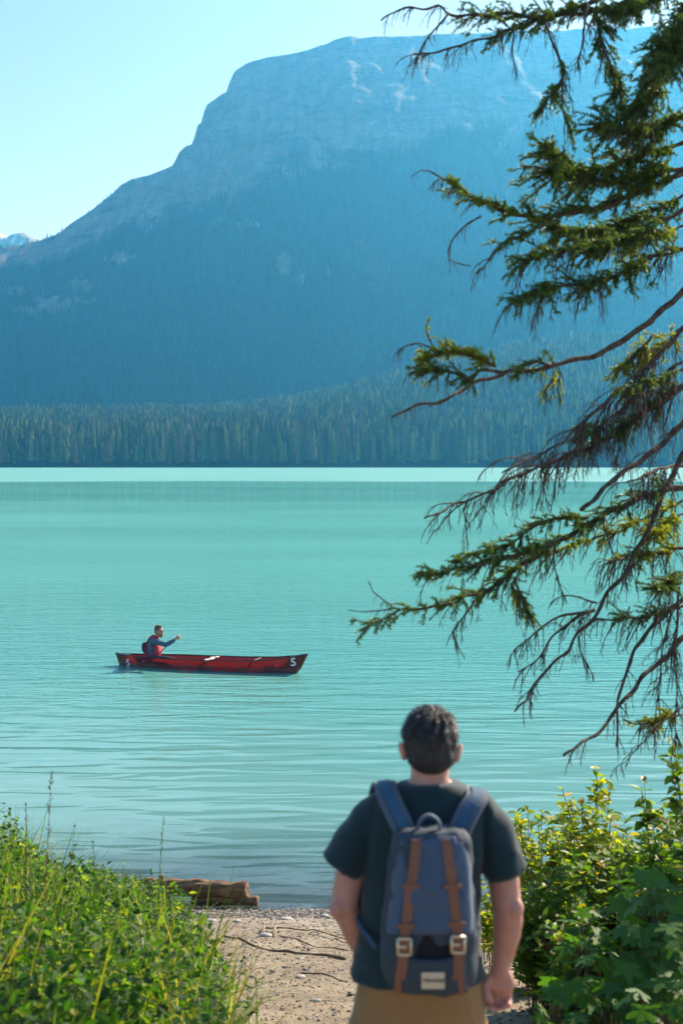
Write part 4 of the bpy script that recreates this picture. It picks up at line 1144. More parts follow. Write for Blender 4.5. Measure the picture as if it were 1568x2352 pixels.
# hair, beard, sunglasses
g = Geo()
g.add2(*ellipsoid(hd + [-.018, 0, .068], (.100, .086, .098), nu=24, nv=16)); g.add2(*ellipsoid(hd + [-.062, 0, .0], (.052, .070, .085), nu=20, nv=12)); g.add2(*ellipsoid(hd + [.045, 0, .125], (.05, .062, .03)))
hair = fuse(g, 'hair', [M_bhair], .006, 3, lambda co, no: co + no * (.009 * ridged(co[:, 0] * 40, co[:, 1] * 40, co[:, 2] * 40, o=2, seed=8))[:, None]); obj('hair', hair, padd)
g = Geo(); g.add2(*ellipsoid(hd + [.062, 0, -.105], (.056, .055, .060), rot=(0, .25, 0))); g.add2(*ellipsoid(hd + [.02, 0, -.07], (.045, .072, .05))); g.add2(*ellipsoid(hd + [.10, 0, -.062], (.02, .035, .012)))
brd = fuse(g, 'beard', [M_beard], .006, 3, lambda co, no: co + no * (.008 * ridged(co[:, 0] * 50, co[:, 1] * 50, co[:, 2] * 50, o=2, seed=9))[:, None]); obj('beard', brd, padd)
g = Geo()
for sg in (-1, 1):
    g.add2(*ellipsoid(hd + [.106, sg * .036, .008], (.010, .030, .022)))
    g.add2(*loft(np.array([hd + [.104, sg * .062, .014], hd + [.04, sg * .084, .010], hd + [-.03, sg * .086, .004]]), [.004] * 3, 6))
g.add2(*loft(np.array([hd + [.112, -.01, .012], hd + [.116, 0, .014], hd + [.112, .01, .012]]), [.003] * 3, 6))
sg_ = simple('black_sunglass_plastic', (.01, .01, .012), .12, .1); obj('sunglasses', g.mesh('sunglasses', [sg_]), padd)
# paddle
hub = tuple(pb)
pdl = empty('paddle', hub, CYAW); tag(pdl, 'wooden paddle with a red shaft held in both fists of the canoeist', 'paddle')
a = fist + [0, 0.0, .045]; b = hn_f + [.035, .0, 0]; d = unit(b - a); e = a + d * 1.05
M_shaft = simple('red_paddle_shaft', (.52, .07, .03), .4, .1, 10)
g = Geo(); g.add2(*loft(np.array([a, (a + e) / 2, e]), [.016] * 3, 10)); obj('shaft', g.mesh('shaft', [M_shaft]), pdl)
g = Geo(); s_ = unit(np.cross(d, [0, 1, 0])); g.add2(*loft(np.array([a - s_ * .045, a, a + s_ * .045]), [.015, .019, .015], 10)); obj('grip', g.mesh('grip', [M_ash]), pdl)
g = Geo(); g.add2(*loft(np.array([e - d * .04, e + d * .06, e + d * .2, e + d * .38, e + d * .44]), [(.016, .014), (.07, .009), (.095, .007), (.09, .006), (.04, .005)], 14)); obj('blade', g.mesh('blade', [M_ash]), pdl)
# bag on his back
bg_ = empty('backpack', hub, CYAW); tag(bg_, 'small dark grey bag on the canoeist\'s back over the life vest', 'backpack')
g = Geo(); g.add2(*loft(np.array([K(222, 560, 0) + [-.03, 0, 0], K(185, 640, 0), K(190, 740, 0), K(215, 830, 0)]), [(.05, .10), (.068, .13), (.062, .13), (.035, .11)], 16, fixed=((1, 0, 0), (0, 1, 0)), power=2.6))
obj('bag_body', fuse(g, 'bag_body', [M_bag], .010, 4), bg_)
g = Geo()
for sg in (-1, 1): g.add2(*loft(np.array([K(230, 570, sg * .07), K(262, 500, sg * .08), K(330, 415, sg * .085)]), [(.014, .007)] * 3, 8))
obj('shoulder_strap', g.mesh('shoulder_strap', [M_bag]), bg_)
# ================================================================ man in the foreground
MY = 4.3
MB = np.array([.245, MY, zg(.245, MY)])
man = empty('person', tuple(MB))
tag(man, 'short haired man seen from behind in a dark t-shirt and tan trousers', 'person')
def H(px, py, dy=0.0): return P(px, py, MY + dy) - MB
M_hair = Mat('dark_brown_hair'); v = M_hair.coord((60, 60, 22)); n_ = M_hair.noise(1.6, 5, .7, v, .6)
M_hair.set(color=M_hair.ramp(n_, [(.35, (.010, .0105, .0115)), (.58, (.034, .033, .034)), (.72, (.12, .12, .125))]), rough=.42, spec=.5, normal=M_hair.bump(n_, .9, .006)); M_hair = M_hair.m
M_tee = Mat('dark_charcoal_teal_cotton'); v = M_tee.coord()
M_tee.set(color=M_tee.mix(M_tee.noise(5, 4, .6, v), (.008, .028, .034), (.017, .046, .054)), rough=.85, spec=.2, sheen=.25, normal=M_tee.bump(M_tee.noise(1.0, 3, .6, M_tee.coord((500, 500, 500))), .25, .002)); M_tee = M_tee.m
M_tan = Mat('tan_cotton_trousers'); v = M_tan.coord()
M_tan.set(color=M_tan.mix(M_tan.noise(4, 4, .6, v), (.30, .165, .06), (.38, .22, .09)), rough=.85, spec=.2, sheen=.15, normal=M_tan.bump(M_tan.noise(1.0, 4, .6, M_tan.coord((30, 30, 8))), .4, .02)); M_tan = M_tan.m
M_shoe = simple('dark_brown_shoe', (.06, .04, .03), .6, .2, 12, .3, 60)
g = Geo()
hc = H(988, 1706)
g.add2(*ellipsoid(hc + [0, .0, .006], (.074, .092, .086), nu=28, nv=18))
g.add2(*ellipsoid(hc + [0, .045, -.055], (.060, .060, .070), nu=24, nv=14))     # jaw and chin
g.add2(*ellipsoid(hc + [0, .108, -.018], (.015, .022, .024)))                    # nose
g.add2(*ellipsoid(hc + [0, .090, .020], (.050, .016, .010)))                     # brow
g.add2(*ellipsoid(hc + [0, .100, -.055], (.026, .010, .007))); g.add2(*ellipsoid(hc + [0, .098, -.066], (.022, .010, .007)))
for sg in (-1, 1):
    g.add2(*ellipsoid(hc + [sg * .030, .082, .004], (.013, .012, .009)))
    e = hc + [sg * .086, -.006, -.022 - .006 * (sg > 0)]
    g.add2(*ellipsoid(e, (.009, .020, .030), rot=(0, sg * .22, -sg * .35))); g.add2(*ellipsoid(e + [-sg * .006, .004, -.020], (.009, .012, .014)))
g.add2(*loft(np.array([H(985, 1845, .0), H(985, 1812, .0), H(986, 1785, .0), H(987, 1750, .01)]), [(.10, .075), (.066, .064), (.058, .060), (.060, .066)], 20, fixed=((1, 0, 0), (0, 1, 0))))
for sg, x0 in ((-1, 905), (1, 1070)): g.add2(*loft(np.array([H(985, 1800, 0), H(x0, 1832, 0), H(x0 + sg * 45, 1862, 0)]), [.030, .036, .040], 14))
g.add2(*loft(np.array([H(965, 2330), H(968, 2200), H(972, 2050), H(978, 1920), H(982, 1860)]), [(.165, .10), (.15, .095), (.155, .10), (.17, .105), (.14, .08)], 20, fixed=((1, 0, 0), (0, 1, 0))))
# arms
rs, re, rw = H(1122, 1880), H(1163, 2078, -.03), H(1149, 2218, -.0)
g.add2(*loft(np.array([rs, H(1140, 1960, -.01), H(1155, 2020, -.02), re, H(1166, 2115, -.02), H(1163, 2150, -.01), H(1156, 2190, 0), rw, H(1146, 2240, .0)]), [.054, .051, .0485, .0455, .0455, .041, .0335, .0285, .031], 18))
g.add2(*ellipsoid(re + [.022, -.022, -.005], (.028, .028, .035)))
ls, le = H(848, 1880), H(790, 2082, -.03)
g.add2(*loft(np.array([ls, H(822, 1960, -.01), H(800, 2020, -.02), le, H(806, 2115, -.0), H(822, 2155, .03), H(838, 2190, .06), H(850, 2215, .085)]), [.052, .049, .0445, .042, .041, .037, .032, .029], 18))
g.add2(*ellipsoid(le + [-.018, -.020, 0], (.026, .026, .032)))
# left hand, slid into the front pocket
g.add2(*loft(np.array([H(850, 2215, .085), H(858, 2240, .10), H(866, 2270, .11)]), [(.03, .022), (.042, .018), (.036, .014)], 12))
# right hand: palm, four unequal curled fingers, thumb from the side of the palm
pw, pk = H(1147, 2232, .0), H(1147, 2272, -.006)
g.add2(*loft(np.array([pw, (pw + pk) / 2 + [0, .0, 0], pk]), [(.035, .022), (.046, .023), (.045, .020)], 16, fixed=((1, 0, 0), (0, 1, 0)), power=2.5))
for k, (dx, ln, cu) in enumerate(((-.032, .036, 0.1), (-.011, .041, .0), (.010, .038, .0), (.030, .030, .1))):
    a = pk + [dx, .004, -.002]; b = a + [dx * .02, .010, -ln]; c = b + [-dx * .08, -.022, -ln * .40]; d = c + [-dx * .10, -.026, ln * .12 + .002]
    g.add2(*loft(np.array([a, (a + b) / 2, b, c, d]), [.0108, .0100, .0100, .0092, .0078], 10))
t0 = pw + [-.030, -.008, -.012]; g.add2(*loft(np.array([t0, t0 + [-.018, -.018, -.022], t0 + [-.012, -.034, -.046], t0 + [.002, -.040, -.066]]), [.015, .0125, .0115, .009], 10))
def skin_disp(co, no): return co + no * (.0012 * fbm(co[:, 0] * 30, co[:, 1] * 30, co[:, 2] * 30, o=2, seed=3))[:, None]
# feet and shins (below the picture)
gz = -MB[2]
feet = []
for sg, dy in ((-1, .16), (1, -.12)):
    x = .10 * sg; zf = zg(MB[0] + x, MY + dy) - MB[2]; feet.append((x, dy, zf))
    g.add2(*loft(np.array([[x, dy * .2, .85], [x, dy * .6, .48], [x, dy * .9 - .02, .30], [x, dy - .02, zf + .07]]), [.085, .052, .05, .038], 14))
body = fuse(g, 'body', [M_skin], .0045, 5, skin_disp); obj('body', body, man)
# hair
g = Geo()
g.add2(*ellipsoid(hc + [0, -.006, .016], (.0835, .101, .092), nu=28, nv=18))
g.add2(*ellipsoid(hc + [0, -.035, -.028], (.076, .068, .062), nu=24, nv=14))
g.add2(*ellipsoid(hc + [0, .05, .055], (.062, .06, .045), nu=24, nv=14))
def hair_disp(co, no):
    q = co - hc; w = sstep(-.09, .05, q[:, 2])
    a = np.arctan2(q[:, 0] - .012, q[:, 1] + .05) 
    return co + no * ((.0040 * ridged(co[:, 0] * 34, co[:, 1] * 34, co[:, 2] * 22, o=3, seed=12) + .004 * np.sin(a * 9 + 6 * fbm(co[:, 0] * 12, co[:, 1] * 12, co[:, 2] * 12, o=2, seed=13))) * w)[:, None]
hair = fuse(g, 'hair', [M_hair], .004, 3, hair_disp)
hob = obj('hair', hair, man)
nv_ = len(hair.vertices); co = np.empty(nv_ * 3, np.float32); hair.vertices.foreach_get('co', co); co = co.reshape(-1, 3)
no = np.empty(nv_ * 3, np.float32); hair.vertices.foreach_get('normal', no); no = no.reshape(-1, 3)
pick = rng.integers(0, nv_, 18000); q = co[pick]; nn_ = no[pick]
qq = q - hc; keep = qq[:, 2] > -.055; q, nn_, qq = q[keep], nn_[keep], qq[keep]
crown = np.array([.014, -.055, .075]); fl = qq - crown; fl -= nn_ * (fl * nn_).sum(1)[:, None]; fl /= np.linalg.norm(fl, axis=1)[:, None] + 1e-6
ln = np.where(qq[:, 2] > .02, rng.uniform(.010, .020, len(q)), rng.uniform(.004, .009, len(q)))
jit = rng.normal(size=q.shape) * .28; d = (fl * .95 + nn_ * .25 + jit); d /= np.linalg.norm(d, axis=1)[:, None]
w = np.cross(d, nn_); w /= np.linalg.norm(w, axis=1)[:, None] + 1e-6; w *= .0007
V = np.stack([q - w, q + w, q + d * ln[:, None] * .6 + w * .8, q + d * ln[:, None] - nn_ * .002, q + d * ln[:, None] * .6 - w * .8], 1)
n = len(q); F1 = (np.array([[0, 1, 2, 4]])[None] + (np.arange(n) * 5)[:, None, None]).reshape(-1, 4); F2_ = (np.array([[4, 2, 3]])[None] + (np.arange(n) * 5)[:, None, None]).reshape(-1, 3)
obj('hair_strands', nmesh('hair_strands', V.reshape(-1, 3), [F1, F2_], [M_hair]), hob)
# t-shirt
def wrinkle(co, no):
    x, y, z = co[:, 0], co[:, 1], co[:, 2]
    n = .014 * ridged(x * 5 + z * 3, y * 5, z * 5 - x * 4, o=2, seed=22) * sstep(.95, 1.3, z + .25 * np.abs(x)) + .010 * ridged(x * 3.5 + 3, y * 3.5, z * 11, o=2, seed=23) * (1 - sstep(1.02, 1.25, z))
    n = n + .012 * ridged(x * 13, y * 5, z * 2.5, o=2, seed=24) * sstep(.17, .22, np.abs(x - .0))
    return co + no * n[:, None]
g = Geo()
g.add2(*loft(np.array([H(962, 2240), H(963, 2200), H(963, 2120), H(966, 2030), H(972, 1960), H(978, 1900), H(980, 1872), H(981, 1850), H(983, 1830), H(985, 1815, -.004), H(986, 1799, -.004)]),
     [(.196, .125), (.190, .122), (.177, .122), (.175, .125), (.183, .13), (.190, .126), (.184, .112), (.176, .102), (.152, .090), (.118, .080), (.072, .072)], 28, fixed=((1, 0, 0), (0, 1, 0)), power=2.3))
g.add2(*loft(np.array([H(905, 1846), H(864, 1876), H(832, 1912, -.01), H(806, 1950, -.015), H(784, 1986, -.02)]), [.045, .060, .060, .062, (.070, .060)], 20))
g.add2(*loft(np.array([H(1065, 1846), H(1101, 1876), H(1128, 1912, -.01), H(1143, 1955, -.015), H(1156, 2002, -.02)]), [.045, .060, .060, .061, (.068, .058)], 20))
shirt = fuse(g, 't_shirt', [M_tee], .006, 7, wrinkle); obj('t_shirt', shirt, man)
# trousers
g = Geo()
g.add2(*loft(np.array([H(965, 2190), H(964, 2260), H(963, 2330), H(963, 2400)]), [(.165, .105), (.192, .12), (.202, .13), (.200, .13)], 24, fixed=((1, 0, 0), (0, 1, 0)), power=2.3))
for (x, dy, zf) in feet:
    g.add2(*loft(np.array([[x * 1.0 - .01, 0, .86], [x * 1.05, dy * .35, .62], [x * 1.02, dy * .65, .46], [x, dy * .9, .28], [x, dy - .02, zf + .09], [x, dy - .02, zf + .05]]), [(.11, .12), (.095, .105), (.078, .085), (.072, .078), (.068, .08), (.066, .078)], 18, fixed=((1, 0, 0), (0, 1, 0))))
g.add2(*ellipsoid(H(866, 2262, .095), (.055, .03, .06)))
tro = fuse(g, 'trousers', [M_tan], .008, 6, lambda co, no: co + no * (.008 * ridged(co[:, 0] * 4, co[:, 1] * 4, co[:, 2] * 9 + co[:, 0] * 5, o=2, seed=31))[:, None]); obj('trousers', tro, man)
for (x, dy, zf) in feet:
    g = Geo(); g.add2(*loft(np.array([[x, dy - .10, zf + .045], [x, dy, zf + .055], [x, dy + .10, zf + .04 - .02], [x, dy + .19, zf + .03 - .035]]), [(.035, .045), (.043, .055), (.048, .04), (.032, .025)], 14))
    obj('shoe', fuse(g, 'shoe', [M_shoe], .008, 3), man)

# ---------------------------------------------------------------- his backpack
PYc = MY - .195
bp = empty('backpack', tuple(MB)); tag(bp, 'blue grey backpack with tan leather straps worn by the man in front', 'backpack')
def HB(px, py): return P(px, py, PYc - .08) - MB
lv_ = [(1925, 994, .098, .045), (1940, 994, .111, .062), (1990, 994, .121, .078), (2060, 993, .126, .086), (2140, 989, .138, .092), (2200, 986, .145, .095), (2245, 987, .144, .092), (2275, 992, .132, .080), (2292, 997, .105, .055)]
pz = np.array([HB(a[1], a[0])[2] for a in lv_]); pcx = np.array([HB(a[1], a[0])[0] for a in lv_]); prx = np.array([a[2] * .965 for a in lv_]); pry = np.array([a[3] for a in lv_])
o_ = np.argsort(pz)
def pack_y(x, z, off=0.0):
    cx = np.interp(z, pz[o_], pcx[o_]); rx = np.interp(z, pz[o_], prx[o_]) + off; ry = np.interp(z, pz[o_], pry[o_]) + off
    u = np.clip(np.abs((x - cx) / rx), 0, .995)
    return (PYc - MY) - ry * (1 - u ** 3.2) ** (1 / 3.2)
M_pack = Mat('slate_blue_canvas'); v = M_pack.coord()
M_pack.set(color=M_pack.mix(M_pack.noise(6, 4, .6, v), (.052, .088, .145), (.074, .120, .190)), rough=.75, spec=.25, sheen=.2, normal=M_pack.bump(M_pack.noise(1, 3, .6, M_pack.coord((420, 420, 420))), .3, .002)); M_pack = M_pack.m
M_pack2 = simple('darker_blue_grey_canvas', (.040, .058, .078), .8, .15, 8, .3, 300)
M_lea = simple('tan_leather', (.22, .095, .055), .55, .18, 14, .3, 90)
M_strap = simple('teal_blue_webbing', (.035, .10, .17), .7, .15, 10, .3, 300)
M_stred = simple('blue_grey_strap_edge', (.085, .115, .155), .75, .12, 10)
M_brass = simple('pale_brass', (.75, .66, .45), .3, .1, 10, metal=.8)
M_dark = simple('gap_shade_black', (.010, .011, .014), .9, .2, 10)
M_label = simple('cream_woven_label', (.62, .52, .36), .7, .06, 10)
g = Geo()
g.add2(*loft(np.stack([pcx, np.full(len(pcx), PYc - MY), pz], 1), list(zip(prx, pry)), 32, fixed=((1, 0, 0), (0, 1, 0)), power=3.2))
def pdisp(co, no): return co + no * (.011 * ridged(co[:, 0] * 8, co[:, 1] * 8, co[:, 2] * 7, o=2, seed=41) + .003 * ridged(co[:, 0] * 20, co[:, 1] * 20, co[:, 2] * 14, o=2, seed=42))[:, None]
obj('bag_body', fuse(g, 'bag_body', [M_pack2], .006, 5, pdisp), bp)
def slab(xf, zt, zb, nx_, nz_, off, th, name, mt, disp=0.0, parent=bp, seed=50, round_=True):
    """cloth panel lying on the back of the bag; xf(z)->(x0,x1)"""
    V = []
    for layer in (off, off - th):
        for a in range(nz_ + 1):
            t = a / nz_
            for b in range(nx_ + 1):
                s_ = b / nx_
                zt_ = zt(s_) if callable(zt) else zt; zb_ = zb(s_) if callable(zb) else zb
                z = zt_ + (zb_ - zt_) * t; x0, x1 = xf(z); x = x0 + (x1 - x0) * s_
                ed = min(1, min(s_, 1 - s_) * 9, (1 - t) * 9 + .3, t * 12 + .2)
                y = pack_y(x, z) - layer * (.45 + .55 * math.sqrt(ed) if layer == off and round_ else 1)
                V.append([x, y, z])
    V = np.array(V); n = (nx_ + 1) * (nz_ + 1)
    if disp:
        edw = np.array([min(1, min(b / nx_, 1 - b / nx_) * 7) * min(1, (1 - a / nz_) * 8) for a in range(nz_ + 1) for b in range(nx_ + 1)])
        V[:n, 1] -= edw * disp * (ridged(V[:n, 0] * 9, V[:n, 2] * 7, o=2, seed=seed) + .5 * ridged(V[:n, 0] * 22, V[:n, 2] * 15, o=2, seed=seed + 1))
    F = []; W_ = nx_ + 1
    for a in range(nz_):
        for b in range(nx_):
            q = a * W_ + b; F.append([q, q + 1, q + W_ + 1, q + W_]); F.append([n + q, n + q + W_, n + q + W_ + 1, n + q + 1])
    for a in range(nz_):
        q = a * W_; F.append([q, q + W_, n + q + W_, n + q]); q += nx_; F.append([q, n + q, n + q + W_, q + W_])
    for b in range(nx_):
        F.append([b, n + b, n + b + 1, b + 1]); q = nz_ * W_ + b; F.append([q, q + 1, n + q + 1, n + q])
    return obj(name, nmesh(name, V, np.array(F), [mt], True), parent)
def zpy(py): return HB(990, py)[2]
def xpx(px): return HB(px, 2100)[0]
def ext(k):
    def f(z):
        cx = np.interp(z, pz[o_], pcx[o_]); rx = np.interp(z, pz[o_], prx[o_]); return cx - rx * k, cx + rx * k
    return f
def lidx(z):
    t = (zpy(1930) - z) / (zpy(1930) - zpy(2145)); x0 = xpx(908) + (xpx(918) - xpx(908)) * max(0, t - .5) * 2; cx, rx = np.interp(z, pz[o_], pcx[o_]), np.interp(z, pz[o_], prx[o_])
    return cx - min(rx * .96, .125), cx + min(rx * .96, .122)
slab(lidx, zpy(1926), lambda s_: zpy(2147 - 6 * math.cos((s_ - .5) * 3.1) ), 40, 60, .012, .012, 'lid', M_pack, .010)
# black sheet painting in the shade of the gap under the lid; pocket below
slab(lambda z: (xpx(925), xpx(1060)), zpy(2142), zpy(2200), 10, 8, .004, .004, 'painted_gap_shade', M_dark)
pk_ = slab(lambda z: (np.interp(z, pz[o_], pcx[o_]) - .104, np.interp(z, pz[o_], pcx[o_]) + .104), lambda s_: zpy(2181 + 16 * (1 - (2 * s_ - 1) ** 2)), zpy(2286), 30, 26, .020, .02, 'front_pocket', M_pack2, .004, seed=55)
# leather straps
def ribbon(pix, w, off, name, mt, th=.004, parent=bp):
    c = curve(np.array([[*HB(a, b)[[0, 2]], 0] for a, b in pix]), 8 * len(pix)); V = []
    for k, q in enumerate(c):
        o2 = off(k / (len(c) - 1)) if callable(off) else off
        for e_, l_ in ((-w / 2, 0), (w / 2, 0), (w / 2, th), (-w / 2, th)): V.append([q[0] + e_, pack_y(q[0], q[1]) - o2 - l_, q[1]])
    V = np.array(V); F = []
    for k in range(len(c) - 1):
        for e_ in range(4): F.append([k * 4 + e_, k * 4 + (e_ + 1) % 4, k * 4 + 4 + (e_ + 1) % 4, k * 4 + 4 + e_])
    F += [[3, 2, 1, 0], [len(V) - 4, len(V) - 3, len(V) - 2, len(V) - 1]]
    return obj(name, nmesh(name, V, np.array(F), [mt], False), parent)
LS = [(956, 1930), (951, 1975), (943, 2030), (936, 2080), (931, 2120), (927, 2165), (921, 2215), (914, 2284)]
RS = [(1024, 1930), (1030, 1975), (1037, 2030), (1043, 2080), (1046, 2115), (1049, 2160), (1051, 2215), (1053, 2287)]
for S_ in (LS, RS):
    st_ = ribbon(S_, .028, .018, 'leather_strap', M_lea)
    ribbon([(S_[5][0], S_[5][1] - 22), S_[5], (S_[6][0], S_[6][1]), (S_[6][0] - 4, S_[6][1] + 26)], .029, .024, 'strap_tongue', M_lea, .004, st_)
    for k in (2, 4):
        q = HB(*S_[k]); g = Geo(); yy = pack_y(q[0], q[2]) - .024
        g.add2(*box((q[0], yy, q[2]), (.050, .007, .014), bevel=.002)); obj('keeper', g.mesh('keeper', [M_lea], False), st_)
    q = HB(S_[5][0], S_[5][1]); yy = pack_y(q[0], q[2]) - .029; g = Geo()
    ww, hh = .0185, .023
    for a_, b_ in ((( -ww, -hh), (ww, -hh)), ((ww, -hh), (ww, hh)), ((ww, hh), (-ww, hh)), ((-ww, hh), (-ww, -hh)), ((-ww * .9, 0), (ww * .3, 0))):
        p0 = q + [a_[0], 0, a_[1]]; p1 = q + [b_[0], 0, b_[1]]; p0[1] = p1[1] = yy; g.add2(*loft(np.array([p0, (p0 + p1) / 2, p1]), [.0038] * 3, 8))
    obj('buckle', g.mesh('buckle', [M_brass]), st_)
# label with blurred script
q = HB(992, 2241); yy = pack_y(q[0], q[2]) - .027
g = Geo(); g.add2(*box((q[0], yy, q[2]), (.066, .003, .050), rot=(.12, 0, 0), bevel=.001)); lb = obj('label_patch', g.mesh('label_patch', [M_label], False), bp)
cu = bpy.data.curves.new('script', 'FONT'); cu.body = 'Herschel'; cu.size = .0165; cu.shear = .35; cu.align_x = 'CENTER'; cu.extrude = .0004; cu.offset = .0004
o = bpy.data.objects.new('script', cu); C.objects.link(o); dg = bpy.context.evaluated_depsgraph_get(); me = bpy.data.meshes.new_from_object(o.evaluated_get(dg)); bpy.data.objects.remove(o)
me.materials.clear(); me.materials.append(simple('dark_thread', (.10, .09, .08), .8)); ob = obj('lettering', me, lb); ob.location = (q[0], yy - .0026, q[2] - .0035); ob.rotation_euler = (R(90) + .12 - .0, 0, 0)
# carry loop
c0, c1 = HB(964, 1932), HB(1012, 1932); top = HB(988, 1884); yb = PYc - MY - .01
g = Geo(); pts = curve(np.array([[c0[0], yb, c0[2] - .01], [c0[0] + .001, yb - .01, (c0[2] + top[2]) / 2 + .008], [top[0], yb - .012, top[2]], [c1[0] - .001, yb - .01, (c1[2] + top[2]) / 2 + .008], [c1[0], yb, c1[2] - .01]]), 20)
g.add2(*loft(pts, [(.005, .011)] * 20, 10, up=(0, 1, 0))); obj('carry_loop', g.mesh('carry_loop', [M_pack]), bp)
# shoulder straps over the shoulders and down the chest
for sg, pix in ((-1, [(938, 1935), (925, 1905), (903, 1860), (886, 1818)]), (1, [(1048, 1935), (1058, 1905), (1077, 1865), (1095, 1835)])):
    back = [H(a, b, dy) for (a, b), dy in zip(pix, (-.155, -.165, -.135, -.085))]
    top_ = back[-1] + [sg * .0, .085, -.002]; fr1 = top_ + [sg * .012, .085, -.045]; fr2 = fr1 + [sg * .01, .035, -.15]; fr3 = np.array([-.012 + sg * .168, .05, fr2[2] - .14]); fr4 = np.array([-.015 + sg * .175, -.05, fr3[2] - .07]); fr5 = np.array([-.012 + sg * .125, -.15, fr4[2] - .05])
    c = curve(np.array(back + [top_, fr1, fr2, fr3, fr4, fr5]), 60)
    def strap(w, th, off, name, mt, par):
        V = []; tg = np.gradient(c, axis=0)
        ctr = np.array([0, 0, 0])
        for k in range(len(c)):
            t = unit(tg[k]); cen = np.array([c[k][0] * .75, 0.0, min(c[k][2] - .08, 1.2)]); nrm_ = c[k] - cen; nrm_ = unit(nrm_ - t * np.dot(nrm_, t)); s2 = np.cross(t, nrm_)
            ww = w * (1 if k < 34 else .22)
            for a_, b_ in ((-ww / 2, off - th / 2), (ww / 2, off - th / 2), (ww / 2, off + th / 2), (-ww / 2, off + th / 2)): V.append(c[k] + s2 * a_ + nrm_ * b_)
        F = []
        for k in range(len(c) - 1):
            for e_ in range(4): F.append([k * 4 + e_, k * 4 + (e_ + 1) % 4, k * 4 + 4 + (e_ + 1) % 4, k * 4 + 4 + e_])
        F += [[3, 2, 1, 0], [len(V) - 4, len(V) - 3, len(V) - 2, len(V) - 1]]
        me_ = nmesh(name, np.array(V), np.array(F), [mt], False); o_2 = obj(name, me_, par)
        return o_2
    s1 = strap(.066, .012, .008, 'shoulder_strap', M_stred, bp)
    strap(.032, .004, .0165, 'webbing', M_strap, s1)
# ================================================================ vegetation
def leaf_t(w=.30, fold=.05, sag=.10):
    V = np.array([[0, 0, 0], [0, .45, -fold], [0, 1, -sag], [-w * .85, .28, fold], [-w * .72, .66, fold * .3], [w * .85, .28, fold], [w * .72, .66, fold * .3]])
    F = np.array([[0, 1, 3], [3, 1, 4], [4, 1, 2], [0, 5, 1], [5, 6, 1], [6, 2, 1]])
    return V, F
def lobed_t():
    """big maple-like leaf with five pointed lobes and a toothed edge"""
    out = []
    for k in range(41):
        a = -2.75 + 5.5 * k / 40
        lob = max(math.exp(-((a - c_) / .30) ** 2) * h_ for c_, h_ in ((0, 1.), (-1.05, .86), (1.05, .86), (-2.1, .6), (2.1, .6)))
        r = .36 + .42 * lob + (.035 if k % 2 else -.02)
        out.append([r * math.sin(a), .30 + r * math.cos(a) * .9, 0])
    V = np.array([[0, .22, -.03]] + out + [[0, 0, 0]])
    d = np.sqrt(V[:, 0] ** 2 + (V[:, 1] - .22) ** 2); V[:, 2] += -.16 * d * d + .05 * np.cos(np.arctan2(V[:, 0], V[:, 1] - .2) * 5) * d
    F = [[0, k + 1, k] for k in range(1, 41)] + [[0, 42, 41], [0, 1, 42]]
    return V, np.array(F)
def blade_t(bend, w=.018, n=5):
    t = np.linspace(0, 1, n + 1); ang = bend * t; y = np.cumsum(np.sin(ang)) / n; z = np.cumsum(np.cos(ang)) / n; y -= y[0]; z -= z[0]
    V = []; ww = w * (1 - t ** 1.6) + .0005
    for k in range(n + 1): V += [[-ww[k], y[k], z[k]], [ww[k], y[k], z[k]]]
    F = [[2 * k, 2 * k + 1, 2 * k + 3, 2 * k + 2] for k in range(n)]
    return np.array(V), np.array(F)
G_ST = [(0, (.012, .042, .012)), (.4, (.028, .09, .018)), (.7, (.065, .165, .022)), (.9, (.15, .25, .03)), (1, (.26, .29, .03))]
M_herb = leafmat('herb_leaves', G_ST, .5, (2.1, 2.0, .45), .6, spec=.25)
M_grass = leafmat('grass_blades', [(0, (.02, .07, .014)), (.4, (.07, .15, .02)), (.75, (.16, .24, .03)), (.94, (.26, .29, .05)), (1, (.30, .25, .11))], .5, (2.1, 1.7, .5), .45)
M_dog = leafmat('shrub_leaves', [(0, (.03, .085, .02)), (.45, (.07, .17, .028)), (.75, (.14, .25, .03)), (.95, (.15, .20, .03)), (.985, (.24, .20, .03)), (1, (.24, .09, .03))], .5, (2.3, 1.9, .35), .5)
M_dogy = leafmat('sun_painted_shrub_leaves', [(0, (.05, .12, .02)), (.4, (.12, .21, .028)), (.75, (.24, .31, .035)), (.97, (.34, .32, .03)), (1, (.28, .12, .03))], .55, (2.3, 2.0, .4), .5)  # shrub leaves again, sunlight painted in as yellower greens
M_thim = leafmat('thimbleberry_leaves', [(0, (.03, .09, .02)), (.6, (.055, .15, .028)), (.88, (.10, .19, .03)), (.97, (.15, .15, .03)), (1, (.14, .07, .03))], .40, (1.9, 1.8, .5), .62, spec=.25)
M_stem = simple('green_brown_stems', (.09, .07, .035), .7, .3, 20)
M_dry = simple('dry_grass_stem', (.20, .14, .08), .8, .3, 20)

def top_left(px):
    return np.interp(px, [-400, 0, 40, 90, 140, 200, 260, 330, 400, 440, 480, 520, 560, 600, 640], [1840, 1850, 1890, 1960, 1995, 1995, 2015, 2020, 2038, 2080, 2120, 2180, 2245, 2310, 2370])
def allowed(x, y, top):
    px = 784 + x / y * FPX * .9994
    return (CAM_H - (top(px) - 1059) / FPX * y) - ground_h(x, y, False), px
def bank_pts(n, y0, y1):
    y = y0 + (y1 - y0) * rng.random(n) ** 1.15; c_, hw = path_half(y); xr = c_ - hw + rng.normal(0, .10, n) - .05; xl = -(y * .255 + .5)
    x = xl + (xr - xl) * rng.random(n)
    far_ = rng.random(n) < .16; x = np.where(far_, xl - 2.6 * rng.random(n), x)
    return x, y
